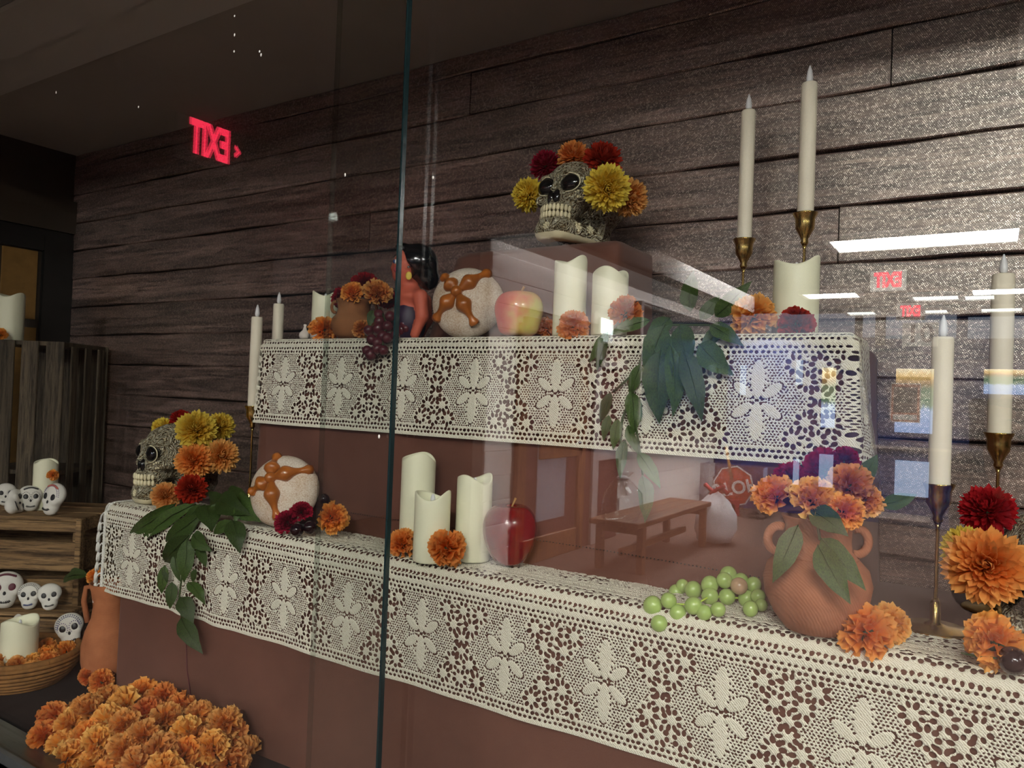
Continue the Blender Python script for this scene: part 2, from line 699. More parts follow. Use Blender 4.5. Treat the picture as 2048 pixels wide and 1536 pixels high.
# setting
M['case_ceiling'] = simple('case_ceiling_paint', srgb(190, 187, 180), .9, .1, var=.05, scale=3)
M['case_dark'] = simple('case_dark_panel', srgb(58, 48, 38), .35, .5, var=.1, scale=4)
M['case_floor'] = simple('black_cloth_floor', srgb(34, 33, 34), .8, .2, var=.15, scale=20)
M['header'] = simple('header_paint', srgb(222, 224, 220), .8, .2, var=.04, scale=3)
M['track'] = simple('aluminium_track', srgb(120, 122, 122), .35, metal=.8, var=.05)
M['black_metal'] = simple('black_metal', srgb(24, 24, 24), .4, metal=.3)
M['hall_floor'] = simple('brown_carpet', srgb(92, 74, 67), .95, .1, var=.1, scale=12)
M['hall_ceiling'] = simple('ceiling_tile', srgb(78, 76, 74), .9, .1, var=.05, scale=6)
M['block'] = simple('white_block_paint', srgb(236, 230, 226), .6, .3, var=.03, scale=8, bump=.3, bscale=60)
M['mortar'] = simple('block_joint', srgb(196, 190, 186), .8, .2)
M['navy'] = simple('navy_wall_paint', srgb(30, 50, 104), .5, .4, var=.1, scale=2)
M['maroon'] = simple('maroon_panel', srgb(88, 44, 44), .5, .4, var=.1)
M['dim_wall'] = simple('dim_corridor', srgb(50, 42, 38), .8, .2, var=.1)
M['grey_frame'] = simple('grey_mullion', srgb(170, 160, 160), .4, .5)
M['screen'] = simple('dark_glass_screen', srgb(26, 40, 46), .1, .5)
M['frosted'] = simple('transom_glass', srgb(150, 156, 170), .3, .5)
M['lamp'] = emit('fixture_diffuser', (1.0, .985, .94), LAMP)
M['lamp_dim'] = emit('fixture_diffuser_dim', (.93, 1.0, .95), LAMP * .07)
M['daylight'] = None
k = NT('daylight_outside')
v = k.coord('Object', (1, 1, 1))
sx = k.n('SeparateXYZ')
k.l(v, sx.inputs[0])
f = k.math('ADD', sx.outputs['Z'], k.math('MULTIPLY', k.math('SUBTRACT', k.noise(v, 6, 4, .7), .5), .35))
c = k.ramp(f, [(.05, srgb(150, 180, 228)), (.4, srgb(170, 196, 232)), (.5, srgb(110, 140, 120)), (.62, srgb(150, 150, 110)), (.72, srgb(250, 200, 130)), (.8, srgb(120, 130, 110))])
e = k.n('Emission')
k.l(c, e.inputs[0])
e.inputs[1].default_value = 5.0
k.l(e.outputs[0], k.out.inputs[0])
M['daylight'] = k.m
M['transom_sky'] = emit('transom_sky', srgb(176, 186, 206), 1.5)
M['sky_pane'] = emit('sky_window', srgb(168, 190, 226), 4.0)
M['exit_red'] = emit('exit_letters', (1.0, .03, .08), 6.0)
M['exit_plate'] = simple('exit_plate', srgb(120, 116, 108), .5)
M['paper'] = simple('white_paper', srgb(232, 230, 226), .8)
M['print_orange'] = simple('orange_print', srgb(214, 120, 80), .7)
M['print_grey'] = simple('grey_print', srgb(96, 84, 80), .7)
M['stop_red'] = simple('stop_red', srgb(190, 62, 34), .4)
M['pad_red'] = simple('red_pad', srgb(190, 50, 54), .6)
M['lime'] = simple('lime_plastic', srgb(190, 216, 80), .4)
M['bag'] = simple('white_plastic_bag', srgb(232, 230, 234), .35, .5, var=.05, bump=.5, bscale=40)
M['stick'] = simple('wooden_stick', srgb(176, 128, 78), .6)
M['skin'] = simple('skin', srgb(190, 140, 116), .5, .3)
M['navy_knit'] = simple('navy_sweater', srgb(26, 30, 46), .9, .1, var=.15, scale=60)
M['denim'] = simple('dark_denim', srgb(36, 42, 58), .9, .1)
M['hair'] = simple('dark_hair', srgb(34, 26, 22), .5)
M['phone'] = simple('phone_body', srgb(22, 22, 24), .2)


def glass_mat(name, tint, f0):
    """clear sheet: passes light straight on, mirrors a little more at grazing angles"""
    k = NT(name)
    g = k.n('NewGeometry')
    d = k.n('VectorMath', operation='DOT_PRODUCT')
    k.l(g.outputs['Normal'], d.inputs[0])
    k.l(g.outputs['Incoming'], d.inputs[1])
    c = k.math('ABSOLUTE', d.outputs['Value'])
    p = k.math('POWER', k.math('SUBTRACT', 1.0, c), 5.0)
    f = k.math('MULTIPLY_ADD', p, 1 - f0)
    f.node.inputs[2].default_value = f0
    tr = k.n('BsdfTransparent')
    tr.inputs[0].default_value = (*tint, 1)
    gl = k.n('BsdfGlossy')
    gl.inputs['Roughness'].default_value = 0.0
    ms = k.n('MixShader')
    k.l(f, ms.inputs[0])
    k.l(tr.outputs[0], ms.inputs[1])
    k.l(gl.outputs[0], ms.inputs[2])
    k.l(ms.outputs[0], k.out.inputs[0])
    return k.m


M['glass'] = glass_mat('case_glass', (.97, .98, .97), .085)
M['clear'] = glass_mat('clear_plastic', (.9, .92, .92), .06)
M['glass_edge'] = simple('glass_edge_green', srgb(22, 40, 42), .2, .5)
M['glass_edge_pale'] = glass_mat('glass_edge_pale', (.84, .88, .86), .15)

# ------------------------------------------------------------------ the display case
def structure(name, mb, mat, parent=None, smooth=False):
    o = mb.obj(name, mat, parent, smooth=smooth)
    if parent is None:
        o['kind'] = 'structure'
    return o


structure('floor', MB().box(((XL + XR) / 2, (.52 + YW) / 2, ZF - .02), ((XR - XL) / 2, (YW - .52) / 2, .02)), M['case_floor'])
structure('ceiling', MB().box(((XL + XR) / 2, (.875 + YW) / 2, ZC + .02), ((XR - XL) / 2, (YW - .875) / 2 + .02, .02)), M['case_ceiling'])
wb = structure('wall_back', MB().box(((XL + XR) / 2, YW + .03, (ZC + ZF) / 2), ((XR - XL) / 2, .02, (ZC - ZF) / 2 + .02)), M['dim_wall'])
wb['label'] = 'dark brown backdrop of horizontal weathered planks behind the altar'
structure('wall_left', MB().box((XL - .02, (.5 + YW) / 2, (ZC + ZF) / 2), (.02, (YW - .5) / 2 + .05, (ZC - ZF) / 2 + .04)), M['case_dark'])
structure('wall_right', MB().box((XR + .02, (.5 + YW) / 2, (ZC + ZF) / 2), (.02, (YW - .5) / 2 + .05, (ZC - ZF) / 2 + .04)), M['case_dark'])
# dark posts and tan panel on the left end wall
structure('trim_1', MB().box((XL + .012, .98, .50), (.012, .27, .05)), M['case_dark'])
pl = structure('trim_2', MB().box((XL + .008, 1.205, .10), (.008, .045, .33)), M['black_metal'])
structure('trim_3', MB().box((XL + .008, 1.02, .42), (.006, .23, .035)), M['black_metal'])
tanp = simple('tan_panel', srgb(150, 112, 62), .7, .2)
for (y0, y1, z0, z1) in ((1.05, 1.145, .175, .38), (1.05, 1.15, -.28, .15)):
    o = structure('trim_4', MB().box((XL + .006, (y0 + y1) / 2, (z0 + z1) / 2), (.004, (y1 - y0) / 2, (z1 - z0) / 2)), tanp)
# front header (soffit) between glass and case ceiling, hall bulkhead above
structure('trim_5', MB().box(((XL + XR) / 2, .765, ZC + .012), ((XR - XL) / 2, .115, .017)).box(((XL + XR) / 2, .715, ZC + .002), ((XR - XL) / 2, .06, .017)), M['header'])
structure('trim_6', MB().box(((XL + XR) / 2, .612, ZC + .005), ((XR - XL) / 2, .032, .03)).box(((XL + XR) / 2, .585, ZC - .01), ((XR - XL) / 2, .004, .016)), M['track'])
structure('trim_7', MB().box(((XL + XR) / 2, .612, ZF + .006), ((XR - XL) / 2, .036, .012)).box(((XL + XR) / 2, .58, ZF + .014), ((XR - XL) / 2, .004, .02)), M['track'])
structure('wall_front_top', MB().box((.3, .545, (ZC + HC) / 2 + .012), (3.7, .03, (HC - ZC) / 2)), M['header'])
structure('wall_front_bottom', MB().box((.3, .545, (HF + ZF) / 2 - .01), (3.7, .03, (ZF - HF) / 2)), M['header'])
structure('wall_front_left', MB().box((XL - .51, .545, (ZC + ZF) / 2), (.5, .03, (ZC - ZF) / 2 + .02)), M['dim_wall'])
structure('wall_front_right', MB().box((XR + 1.6, .545, (ZC + ZF) / 2), (1.55, .03, (ZC - ZF) / 2 + .02)), M['header'])

# planks of the backdrop: each its own board
PH = .0875
z_line = .660
rows = []
z = z_line
while z < ZC:
    z += PH
while z > ZF - .02:
    rows.append((z - PH, z))
    z -= PH
for ri, (z0, z1) in enumerate(rows):
    z0c, z1c = max(z0, ZF), min(z1, ZC)
    if z1c - z0c < .01:
        continue
    cuts = [XL, XR]
    if ri % 3 == 1:
        cuts = [XL, XL + 1.2 + .5 * rnd.random(), XR]
    elif ri % 3 == 2:
        cuts = [XL, XL + 2.0 + .6 * rnd.random(), XR]
    for c0, c1 in zip(cuts[:-1], cuts[1:]):
        n = max(6, int((c1 - c0) / .08))
        ph = rnd.random() * 9
        vs, fs = [], []
        d = .003 + .003 * rnd.random()
        for i in range(n + 1):
            x = c0 + .001 + (c1 - c0 - .002) * i / n
            e0 = .0016 * math.sin(x * 9 + ph) + .001 * math.sin(x * 31 + ph * 2)
            e1 = .0016 * math.sin(x * 8 + ph * 3) + .001 * math.sin(x * 27 + ph)
            for (yy, zz) in ((.012, z0c + .0012 + e0), (-d + .002, z0c + .0012 + e0), (-d, z0c + .0035 + e0), (-d, z1c - .0035 + e1), (-d + .002, z1c - .0012 + e1), (.012, z1c - .0012 + e1)):
                vs.append((x, YW + yy, zz))
        for i in range(n):
            for j in range(5):
                a = i * 6 + j
                fs.append((a, a + 6, a + 7, a + 1))
        fs.append(tuple(range(6)))
        fs.append(tuple(range(n * 6 + 5, n * 6 - 1, -1)))
        cx, cz = (c0 + c1) / 2, (z0c + z1c) / 2
        vs = [(p[0] - cx, p[1] - YW, p[2] - cz) for p in vs]
        o = link('plank', mesh('plank', vs, fs, M['plank'], False), wb, (cx, YW, cz))

# the two sliding panes
def pane(name, x0, x1, y, label, edges):
    t = .003
    z0, z1 = ZF + .015, ZC - .01
    mb = MB()
    for yy in (y - t, y + t):
        mb.add([(x0, yy, z0), (x1, yy, z0), (x1, yy, z1), (x0, yy, z1)], [(0, 1, 2, 3)])
    o = mb.obj(name, M['glass'], None, smooth=False)
    o['kind'] = 'structure'
    o['label'] = label
    for (x, mt) in edges:
        MB().box((x, y, (z0 + z1) / 2), (.0012, t, (z1 - z0) / 2)).obj('glass_edge', mt, o, smooth=False)
    return o


xe1 = at(788, 768, Y=YG1)[0]
xe2 = at(643, 900, Y=YG2)[0]
pane('window_1', XL + .02, xe1, YG1, 'sliding glass pane ending at the dark green edge', [(xe1, M['glass_edge'])])
pane('window_2', xe2, XR - .02, YG2, 'sliding glass pane mirroring the hall and its lamps', [(xe2, M['glass_edge_pale'])])

# specks of paint on the glass
for i, (px_, py_) in enumerate([(519, 103), (522, 110), (277, 214), (112, 185), (866, 355), (758, 873), (469, 32), (469, 70), (468, 103), (690, 350)]):
    p = at(px_, py_, Y=YG1 - .0035)
    o = MB().ball(p, (.0014, .0004, .0022 if i % 2 else .0016), 7, 5).obj('paint_speck', M['white_paint'], bpy.data.objects['window_1'])

# ------------------------------------------------------------------ the hall in front of the glass
def mir(p):
    return np.array([p[0], 2 * YM - p[1], p[2]])


def hall(px, py, X=None, Yv=None, Z=None):
    """point of the hall whose mirror image in the glass shows at this pixel"""
    return mir(at(px, py, X=X, Y=Yv, Z=Z))


XB = -3.42                       # white block wall
YB0, YB1 = 2 * YM - 4.95, 2 * YM - 10.8   # its near and far end (YB1 = far wall)
XE = 4.2
structure('floor_hall', MB().box(((XE - 6) / 2, (.5 + YB1) / 2, HF - .02), ((XE + 6) / 2, (.5 - YB1) / 2, .02)), M['hall_floor'])
# ceiling with two added recesses that hide the helper lamps from the mirror view
XS = XB + .40
XS1, XS2 = -2.92, -2.42
cy_, hy_c = (.5 + YB1) / 2, (.5 - YB1) / 2
structure('ceiling_hall', MB().box(((XE + XS2) / 2, cy_, HC + .03), ((XE - XS2) / 2, hy_c, .02)).box(((XS1 + XS) / 2, (YB0 + YB1) / 2, HC + .03), ((XS1 - XS) / 2, (YB0 - YB1) / 2, .02))
          .box(((XS2 + XS) / 2, (.5 + YB0) / 2, HC + .03), ((XS2 - XS) / 2, (.5 - YB0) / 2, .02))
          .box((XS1 - .01, (YB0 + YB1) / 2, HC + .2), (.01, (YB0 - YB1) / 2, .19)).box((XS2 + .01, (YB0 + YB1) / 2, HC + .2), (.01, (YB0 - YB1) / 2, .19)).box(((XS1 + XS2) / 2, YB0 - .01, HC + .2), (.26, .01, .19)).box(((XS + XB) / 2, YB0 - .01, HC + .17), (.2, .01, .15)).box(((XS - 6) / 2, (.5 + YB0) / 2, HC + .03), ((XS + 6) / 2, (.5 - YB0) / 2, .02))
          .box((XS + .01, (YB0 + YB1) / 2, HC + .17), (.01, (YB0 - YB1) / 2, .15)).box((XB - .2, (YB0 + YB1) / 2, HC + .15), (.15, (YB0 - YB1) / 2, .15)), M['hall_ceiling'])
t = thing('helper_lamp', 'added hidden strip lamp brightening the white block wall', 'ceiling light', (XB + .2, (YB0 + YB1) / 2, HC + .26))  # added lamp, recessed out of the mirror view, brightens the block wall
MB().box((0, 0, 0), (.185, (YB0 - YB1) / 2 - .05, .01)).obj('diffuser', emit('helper_glow', (1, .97, .95), 11.0), t, smooth=False)
MB().box((0, 0, .03), (.2, (YB0 - YB1) / 2, .02)).obj('housing', M['paper'], t, smooth=False)
t = thing('helper_lamp', 'added hidden strip lamp brightening the wall behind the wooden bench', 'ceiling light', ((XS1 + XS2) / 2, (YB0 + YB1) / 2, HC + .38))  # second added lamp in its own recess, lifts the far lower wall
MB().box((0, -(YB0 - YB1) / 4, 0), (.24, (YB0 - YB1) / 4 - .05, .01)).obj('diffuser', emit('helper_glow_wide', (1, .97, .95), 150.0), t, smooth=False)
MB().box((0, 0, .03), (.26, (YB0 - YB1) / 2, .02)).obj('housing', M['paper'], t, smooth=False)
structure('wall_hall_right', MB().box((XE + .05, (.5 + YB1) / 2, 0), (.05, (.5 - YB1) / 2, 1.5)), M['dim_wall'])
structure('wall_corridor', MB().box((-6, (.5 + YB0) / 2, 0), (.05, (.5 - YB0) / 2, 1.5)).box((-4.75, .5, 0), (1.3, .04, 1.5)), M['dim_wall'])
wl = structure('wall_hall_left', MB().box((XB - .06, (YB0 + YB1) / 2, (HF + HC) / 2), (.05, (YB0 - YB1) / 2, (HC - HF) / 2)), M['mortar'])
wl['label'] = 'white painted block wall mirrored in the glass'
dY0, dY1, dY2 = 2 * YM - 5.45, 2 * YM - 6.55, 2 * YM - 7.45       # door and side light along the wall
DZ = .62
blk = MB().box((0, 0, 0), (.012, .1985, .0985), bevel=.004).mesh('block', M['block'], False)
r = 0
z = HF + .1
while z < HC:
    y = YB0 - .2 + (.2 if r % 2 else 0)
    while y > YB1:
        inside = (dY2 - .12 < y < dY0 + .12) and z < DZ + .13
        if not inside:
            hh = min(.0985, (HC - z + .1) / 2)
            o = link('block', blk, wl, (XB, min(y, YB0 - .19), z))
        y -= .4
    z += .2
    r += 1
# wooden door, maroon side light with grey mullions
d1 = structure('door_1', MB().box((XB + .0, (dY0 + dY1) / 2, (HF + DZ) / 2), (.03, (dY0 - dY1) / 2, (DZ - HF) / 2)), M['maroon'])
fr = MB()
W_ = .07
for (ya, yb, za, zb) in ((dY0 + W_, dY0 - W_, HF, DZ), (dY1 + W_, dY1 - W_, HF, DZ), (dY0, dY1, DZ - .06, DZ + .06), (dY0, dY1, DZ - .30, DZ - .20), (dY0, dY1, HF, HF + .22), (dY0 - .3, dY1, -.55, -.25)):
    fr.box((XB + .03, (ya + yb) / 2, (za + zb) / 2), (.025, abs(ya - yb) / 2, (zb - za) / 2), bevel=.006)
fr.obj('door_frame', M['oak'], d1, smooth=False)
MB().box((XB + .015, (dY0 + dY1) / 2, -.75), (.02, .26, .35)).obj('door_glass', M['frosted'], d1, smooth=False)
MB().tube([(XB + .05, dY1 + .1, -.42), (XB + .1, dY1 + .1, -.42), (XB + .1, dY1 + .22, -.42)], .014).obj('door_handle', M['silver'], d1)
d2 = structure('window_3', MB().box((XB, (dY1 - .05 + dY2) / 2, (HF + DZ) / 2), (.025, (dY1 - .05 - dY2) / 2, (DZ - HF) / 2)), M['maroon'])
for (ya, yb, za, zb, mt) in ((dY1 - .25, dY1 - .38, HF, DZ, 'grey_frame'), (dY1 - .38, dY2, -.62, -.5, 'grey_frame'), (dY1 - .3, dY2, DZ - .05, DZ + .05, 'grey_frame'), (dY1 - .3, dY2, DZ - .30, DZ - .22, 'grey_frame')):
    MB().box((XB + .03, (ya + yb) / 2, (za + zb) / 2), (.02, abs(ya - yb) / 2, (zb - za) / 2), bevel=.004).obj('mullion', M[mt], d2, smooth=False)

# far wall: navy, with a transom band, posts, door panes and sky-lit windows
wf = structure('wall_hall_far', MB().box(((XE + XB) / 2, YB1 - .06, (HF + HC) / 2), ((XE - XB) / 2, .05, (HC - HF) / 2)), M['navy'])
YVF = 2 * YM - YB1


def far_rect(x0, y0, x1, y1):
    a = hall(x0, y0, Yv=YVF - .02)
    b = hall(x1, y1, Yv=YVF - .02)
    return a, b


def far_panel(name, x0, y0, x1, y1, mat, kind='structure', th=.02, parent=None):
    a, b = far_rect(x0, y0, x1, y1)
    c = ((a[0] + b[0]) / 2, YB1 + th / 2, (a[2] + b[2]) / 2)
    h = (abs(b[0] - a[0]) / 2, th / 2, abs(a[2] - b[2]) / 2)
    o = link(name, MB().box((0, 0, 0), h).mesh(name, mat, False), parent, c)
    if parent is None:
        o['kind'] = kind
    return o


n_win = 4
for (x0, y0, x1, y1) in ((1482, 628, 1712, 672), (1724, 630, 1752, 674), (1772, 632, 1912, 676), (1936, 634, 2048, 676)):
    far_panel('window_%d' % n_win, x0, y0, x1, y1, M['transom_sky'])
    n_win += 1
k = NT('door_daylight')
v = k.coord('Generated')
sx = k.n('SeparateXYZ')
k.l(v, sx.inputs[0])
f = k.math('ADD', sx.outputs['Z'], k.math('MULTIPLY', k.math('SUBTRACT', k.noise(v, 7, 5, .7), .5), .22))
c = k.ramp(f, [(.02, srgb(150, 178, 228)), (.36, srgb(170, 196, 234)), (.44, srgb(104, 138, 112)), (.68, srgb(120, 140, 112)), (.78, srgb(160, 128, 84)), (.9, srgb(255, 214, 140)), (1.0, srgb(255, 240, 200))])
e = k.n('Emission')
k.l(c, e.inputs[0])
e.inputs[1].default_value = 4.5
k.l(e.outputs[0], k.out.inputs[0])
M['door_day'] = k.m
for (x0, y0, x1, y1) in ((1644, 735, 1668, 856), (1792, 737, 1864, 868), (1968, 738, 2060, 790)):
    far_panel('window_%d' % n_win, x0, y0, x1, y1, M['door_day'])
    n_win += 1
for (x0, y0, x1, y1) in ((1638, 908, 1664, 976), (1790, 920, 1856, 996), (1978, 934, 2070, 1004), (1586, 918, 1596, 970), (1480, 730, 1490, 790), (1592, 720, 1604, 770)):
    far_panel('window_%d' % n_win, x0, y0, x1, y1, M['sky_pane'])
    n_win += 1
far_panel('trim_8', 1745, 895, 2048, 908, M['grey_frame'], th=.05)
far_panel('trim_9', 1750, 1022, 1860, 1046, M['grey_frame'], th=.05)
far_panel('trim_10', 1712, 590, 1724, 690, M['black_metal'], th=.06)
far_panel('trim_11', 1752, 620, 1770, 690, M['black_metal'], th=.06)

# a paper notice on the far doors and the hanging number sign
p0, p1 = far_rect(1782, 766, 1840, 846)
t = thing('paper_notice', 'orange bordered paper notice taped to the far glass door', 'notice', ((p0[0] + p1[0]) / 2, YB1 + .05, (p0[2] + p1[2]) / 2))
hx, hz = abs(p1[0] - p0[0]) / 2, abs(p1[2] - p0[2]) / 2
MB().box((0, 0, 0), (hx, .004, hz)).obj('sheet', M['paper'], t, smooth=False)
MB().box((0, .006, 0), (hx * .93, .003, hz * .95)).obj('border_print', M['print_orange'], t, smooth=False)
MB().box((0, .011, hz * .15), (hx * .78, .003, hz * .65)).obj('grey_picture', M['print_grey'], t, smooth=False)
MB().box((0, .011, -hz * .74), (hx * .8, .003, hz * .14)).obj('text_strip', M['paper'], t, smooth=False)


def text_mesh(name, body, sz, mat, ext=.002, bold=0.0):
    cu = bpy.data.curves.new(name, 'FONT')
    cu.body = body
    cu.size = sz
    cu.extrude = ext
    cu.offset = bold
    cu.align_x = 'CENTER'
    cu.align_y = 'CENTER'
    cu.resolution_u = 3
    o = bpy.data.objects.new(name, cu)
    COL.objects.link(o)
    me = bpy.data.meshes.new_from_object(o.evaluated_get(bpy.context.evaluated_depsgraph_get()))
    bpy.data.objects.remove(o)
    me.materials.clear()
    me.materials.append(mat)
    return me


def hall_sign(name, label, cat, px, py, Yv, hw, hh, body, tsize, plate, tmat, facing='y', sub='lettering', bold=.0, tall=1.0):
    """a sign in the hall; facing y: towards the glass, x: along the hall"""
    c = hall(px, py, Yv=Yv)
    t = thing(name, label, cat, c)
    if facing == 'y':
        MB().box((0, 0, 0), (hw, .02, hh)).obj('plate', plate, t, smooth=False)
        # readable from the glass side (+y): text x axis runs to -x
        R = Matrix(((-1, 0, 0), (0, 0, 1), (0, 1, 0))).to_euler()
        link(sub, text_mesh(sub, body, tsize, tmat, bold=bold), t, (0, .024, 0), R, (1, tall, 1))
    else:
        MB().box((0, 0, 0), (.02, hw, hh)).obj('plate', plate, t, smooth=False)
        R = Matrix(((0, 0, 1), (1, 0, 0), (0, 1, 0))).to_euler()
        link(sub, text_mesh(sub, body, tsize, tmat, bold=bold), t, (.024, 0, 0), R, (1, tall, 1))
    return t


hall_sign('exit_sign', 'red EXIT sign nearer of the two small ones by the lamps', 'exit sign', 1776, 561, 7.0, .135, .085, 'EXIT', .10, M['paper'], M['exit_red'], bold=.006, tall=1.6)
hall_sign('exit_sign', 'smallest red EXIT sign over the far doors', 'exit sign', 1821, 623, 9.0, .135, .09, 'EXIT', .09, M['paper'], M['exit_red'], bold=.006, tall=1.6)
hall_sign('number_sign', 'white hanging sign with black number 01', 'number sign', 1840, 669, 10.2, .19, .14, '01', .30, M['paper'], M['ink_black'], bold=.006)
ex = hall_sign('exit_sign', 'large red EXIT sign with arrow mirrored on the dark planks', 'exit sign', 423, 290, 2.3, .185, .12, 'EXIT', .105, M['exit_plate'], M['exit_red'], 'x', bold=.004, tall=2.1)
MB().add([(.026, -.172, 0), (.026, -.142, .034), (.026, -.138, .014), (.026, -.152, 0), (.026, -.138, -.014), (.026, -.142, -.034)], [(0, 1, 2, 3), (0, 3, 4, 5)]).obj('arrow', M['exit_red'], ex, smooth=False)
MB().box((0, 0, (HC - ex.location.z + .12) / 2), (.008, .008, max(.01, (HC - ex.location.z - .12) / 2))).obj('hanger', M['black_metal'], ex, smooth=False)

# ceiling fixtures of the hall
def fixture(x, y, hx, hy, label, mat='lamp', group='ceiling fixtures of the hall'):
    t = thing('ceiling_fixture', label, 'ceiling light', (x, y, HC), group)
    fr = MB()
    for (cx, cy, ax, ay) in ((0, hy, hx + .02, .02), (0, -hy, hx + .02, .02), (hx, 0, .02, hy + .02), (-hx, 0, .02, hy + .02)):
        fr.box((cx, cy, -.01), (ax, ay, .025))
    fr.obj('frame', M['paper'], t, smooth=False)
    MB().box((0, 0, -.012), (hx, hy, .012)).obj('diffuser', M[mat], t, smooth=False)
    return t


c = hall(1842, 478, Z=HC - .02)
fixture(c[0], c[1], .60, .24, 'longest bright ceiling fixture mirrored beside the tall taper')
for (px_, py_, hx_, mt, lb) in ((1662, 589, .28, 'lamp', 'bright square fixture mirrored beside the pillar candle'),
                                (2012, 580, .30, 'lamp', 'bright fixture mirrored across the rightmost taper'),
                                (1873, 594, .24, 'lamp_dim', 'pale fixture panel between the two bright ones'),
                                (1957, 593, .16, 'lamp_dim', 'pale narrow fixture panel next to the rightmost taper'),
                                (1728, 629, .18, 'lamp_dim', 'faint greenish fixture behind the dark post'),
                                (2003, 624, .22, 'lamp_dim', 'faint greenish fixture low on the rightmost taper'),
                                (1893, 657, .14, 'lamp_dim', 'faint glowing panel standing in for a lamp reflection in the far windows')):  # last one is a glowing stand-in for a reflection in the far windows
    c = hall(px_, py_, Z=HC - .02)
    c[1] = max(c[1], YB1 + .3)
    fixture(c[0], c[1], hx_, .20, lb, mt)
for (x, y, hx_, hy_, lb) in ((.55, -1.75, .50, .25, 'added unseen key fixture over the hall behind the photographer'), (2.3, -2.7, .50, .26, 'added unseen fixture over the hall by its right wall'),
                             (2.2, -.6, .3, .2, 'added unseen fixture before the right end of the case')):
    fixture(x, y, hx_, hy_, lb, 'lamp')  # added fixtures that light the altar, placed where the glass does not mirror them

# small bright call panel, dark screen on the block wall
c = hall(1211, 661, X=XB + .04)
t = thing('call_panel', 'small bright white panel on the block wall', 'wall panel', c)
MB().box((-.008, 0, 0), (.012, .15, .13), bevel=.01).obj('housing', M['paper'], t, smooth=False)
MB().box((.006, 0, 0), (.004, .14, .12), bevel=.003).obj('lit_face', emit('call_panel_face', (.9, 1, 1), 7.0), t, smooth=False)
a, b = hall(1284, 620, X=XB + .16), hall(1478, 660, X=XB + .16)
zt, zb = hall(1284, 600, X=XB + .16)[2], hall(1280, 868, X=XB + .16)[2]
t = thing('wall_screen', 'large dark teal screen on the white block wall', 'screen', (XB + .1, (a[1] + b[1]) / 2, (zt + zb) / 2))
hy, hz = abs(a[1] - b[1]) / 2, (zt - zb) / 2
MB().box((0, 0, 0), (.05, hy, hz), bevel=.01).obj('cabinet', M['black_metal'], t, smooth=False)
MB().box((.052, 0, 0), (.004, hy * .985, hz * .96), bevel=.002).obj('screen_glass', M['screen'], t, smooth=False)
MB().box((.05, hy * .99, 0), (.012, .015, hz)).obj('edge_strip', M['grey_frame'], t, smooth=False)

# bench
la = hall(1298, 1150, Z=HF)
lb = hall(1388, 1096, Z=HF)
bx, by0, by1 = (la[0] + lb[0]) / 2, la[1] + .12, lb[1] - .15
t = thing('wooden_bench', 'wooden bench standing along the white block wall', 'bench', (bx - .2, (by0 + by1) / 2, HF))
hy = abs(by0 - by1) / 2
for i in range(3):
    MB().box((-.15 + .15 * i, 0, .42), (.073, hy + .1, .022), bevel=.006).obj('seat_plank', M['bench'], t, smooth=False)
for sx_ in (-1, 1):
    for sy in (-1, 1):
        MB().box((.19 * sx_, (hy - .06) * sy, .2), (.03, .035, .2), bevel=.006).obj('leg', M['bench'], t, smooth=False)
MB().box((0, 0, .16), (.02, hy - .06, .03), bevel=.005).obj('stretcher', M['bench'], t, smooth=False)
for sy in (-1, 1):
    MB().box((0, (hy - .06) * sy, .36), (.19, .02, .035), bevel=.005).obj('rail', M['bench'], t, smooth=False)

# tied white bag beside the bench
c = hall(1418, 1090, Z=HF)
rb = random.Random(3)
wob = [rb.random() for _ in range(40)]
def bagfn(a, r, z):
    return r * (1 + .08 * math.sin(3 * a + z * 9) + .05 * math.sin(7 * a - z * 13)), z
t = thing('plastic_bag', 'white plastic bag with red ties beside the bench', 'bag', (c[0], c[1] - .15, HF))
MB().lathe([(.06, .0), (.17, .03), (.21, .15), (.20, .30), (.15, .42), (.07, .50), (.03, .53)], 24, fn=bagfn).obj('bag_body', M['bag'], t)
MB().tube([(-.12, 0, .60), (-.03, .01, .53), (.06, 0, .58), (.13, .02, .52)], .022, 6).tube([(-.05, .03, .5), (.02, .03, .56), (.1, .04, .6)], .02, 6).obj('drawstring', M['pad_red'], t)

# clear bin with an upside-down STOP paddle and a red pad
c = hall(1478, 1030, Z=HF)
c[1] = min(max(c[1], YB1 + .5), -4)
pc = hall(1468, 972, Yv=2 * YM - c[1])
sc_ = depth(mir(pc)) / FPX
t = thing('clear_bin', 'clear plastic bin holding the sign paddle', 'bin', (pc[0], c[1], HF))
bw, bh = 62 * sc_, hall(1470, 930, Yv=2 * YM - c[1])[2] - HF
mb = MB()
for (cx, cy, ax, ay) in ((0, .18, bw, .003), (0, -.18, bw, .003), (bw, 0, .003, .18), (-bw, 0, .003, .18)):
    mb.box((cx, cy, bh / 2), (ax, ay, bh / 2))
mb.obj('bin_wall', M['clear'], t, smooth=False)
t = thing('stop_paddle', 'red octagonal STOP paddle upside down in the clear bin', 'sign', (pc[0], c[1] + .04, pc[2]), rot=(0, math.radians(-14), 0))
R8 = 42 * sc_
oc = lambda rr, yy: [(rr * math.cos(PI / 8 + i * PI / 4), yy, rr * math.sin(PI / 8 + i * PI / 4)) for i in range(8)]
def octa(rr, th):
    v = oc(rr, -th) + oc(rr, th)
    return MB().add(v, [tuple(range(8)), tuple(range(15, 7, -1))] + [(i, i + 8, (i + 1) % 8 + 8, (i + 1) % 8) for i in range(8)])
octa(R8, .006).obj('white_rim', M['paper'], t, smooth=False)
octa(R8 * .93, .009).obj('red_face', M['stop_red'], t, smooth=False)
R = (Matrix.Rotation(PI, 3, 'Y') @ Matrix(((-1, 0, 0), (0, 0, 1), (0, 1, 0)))).to_euler()
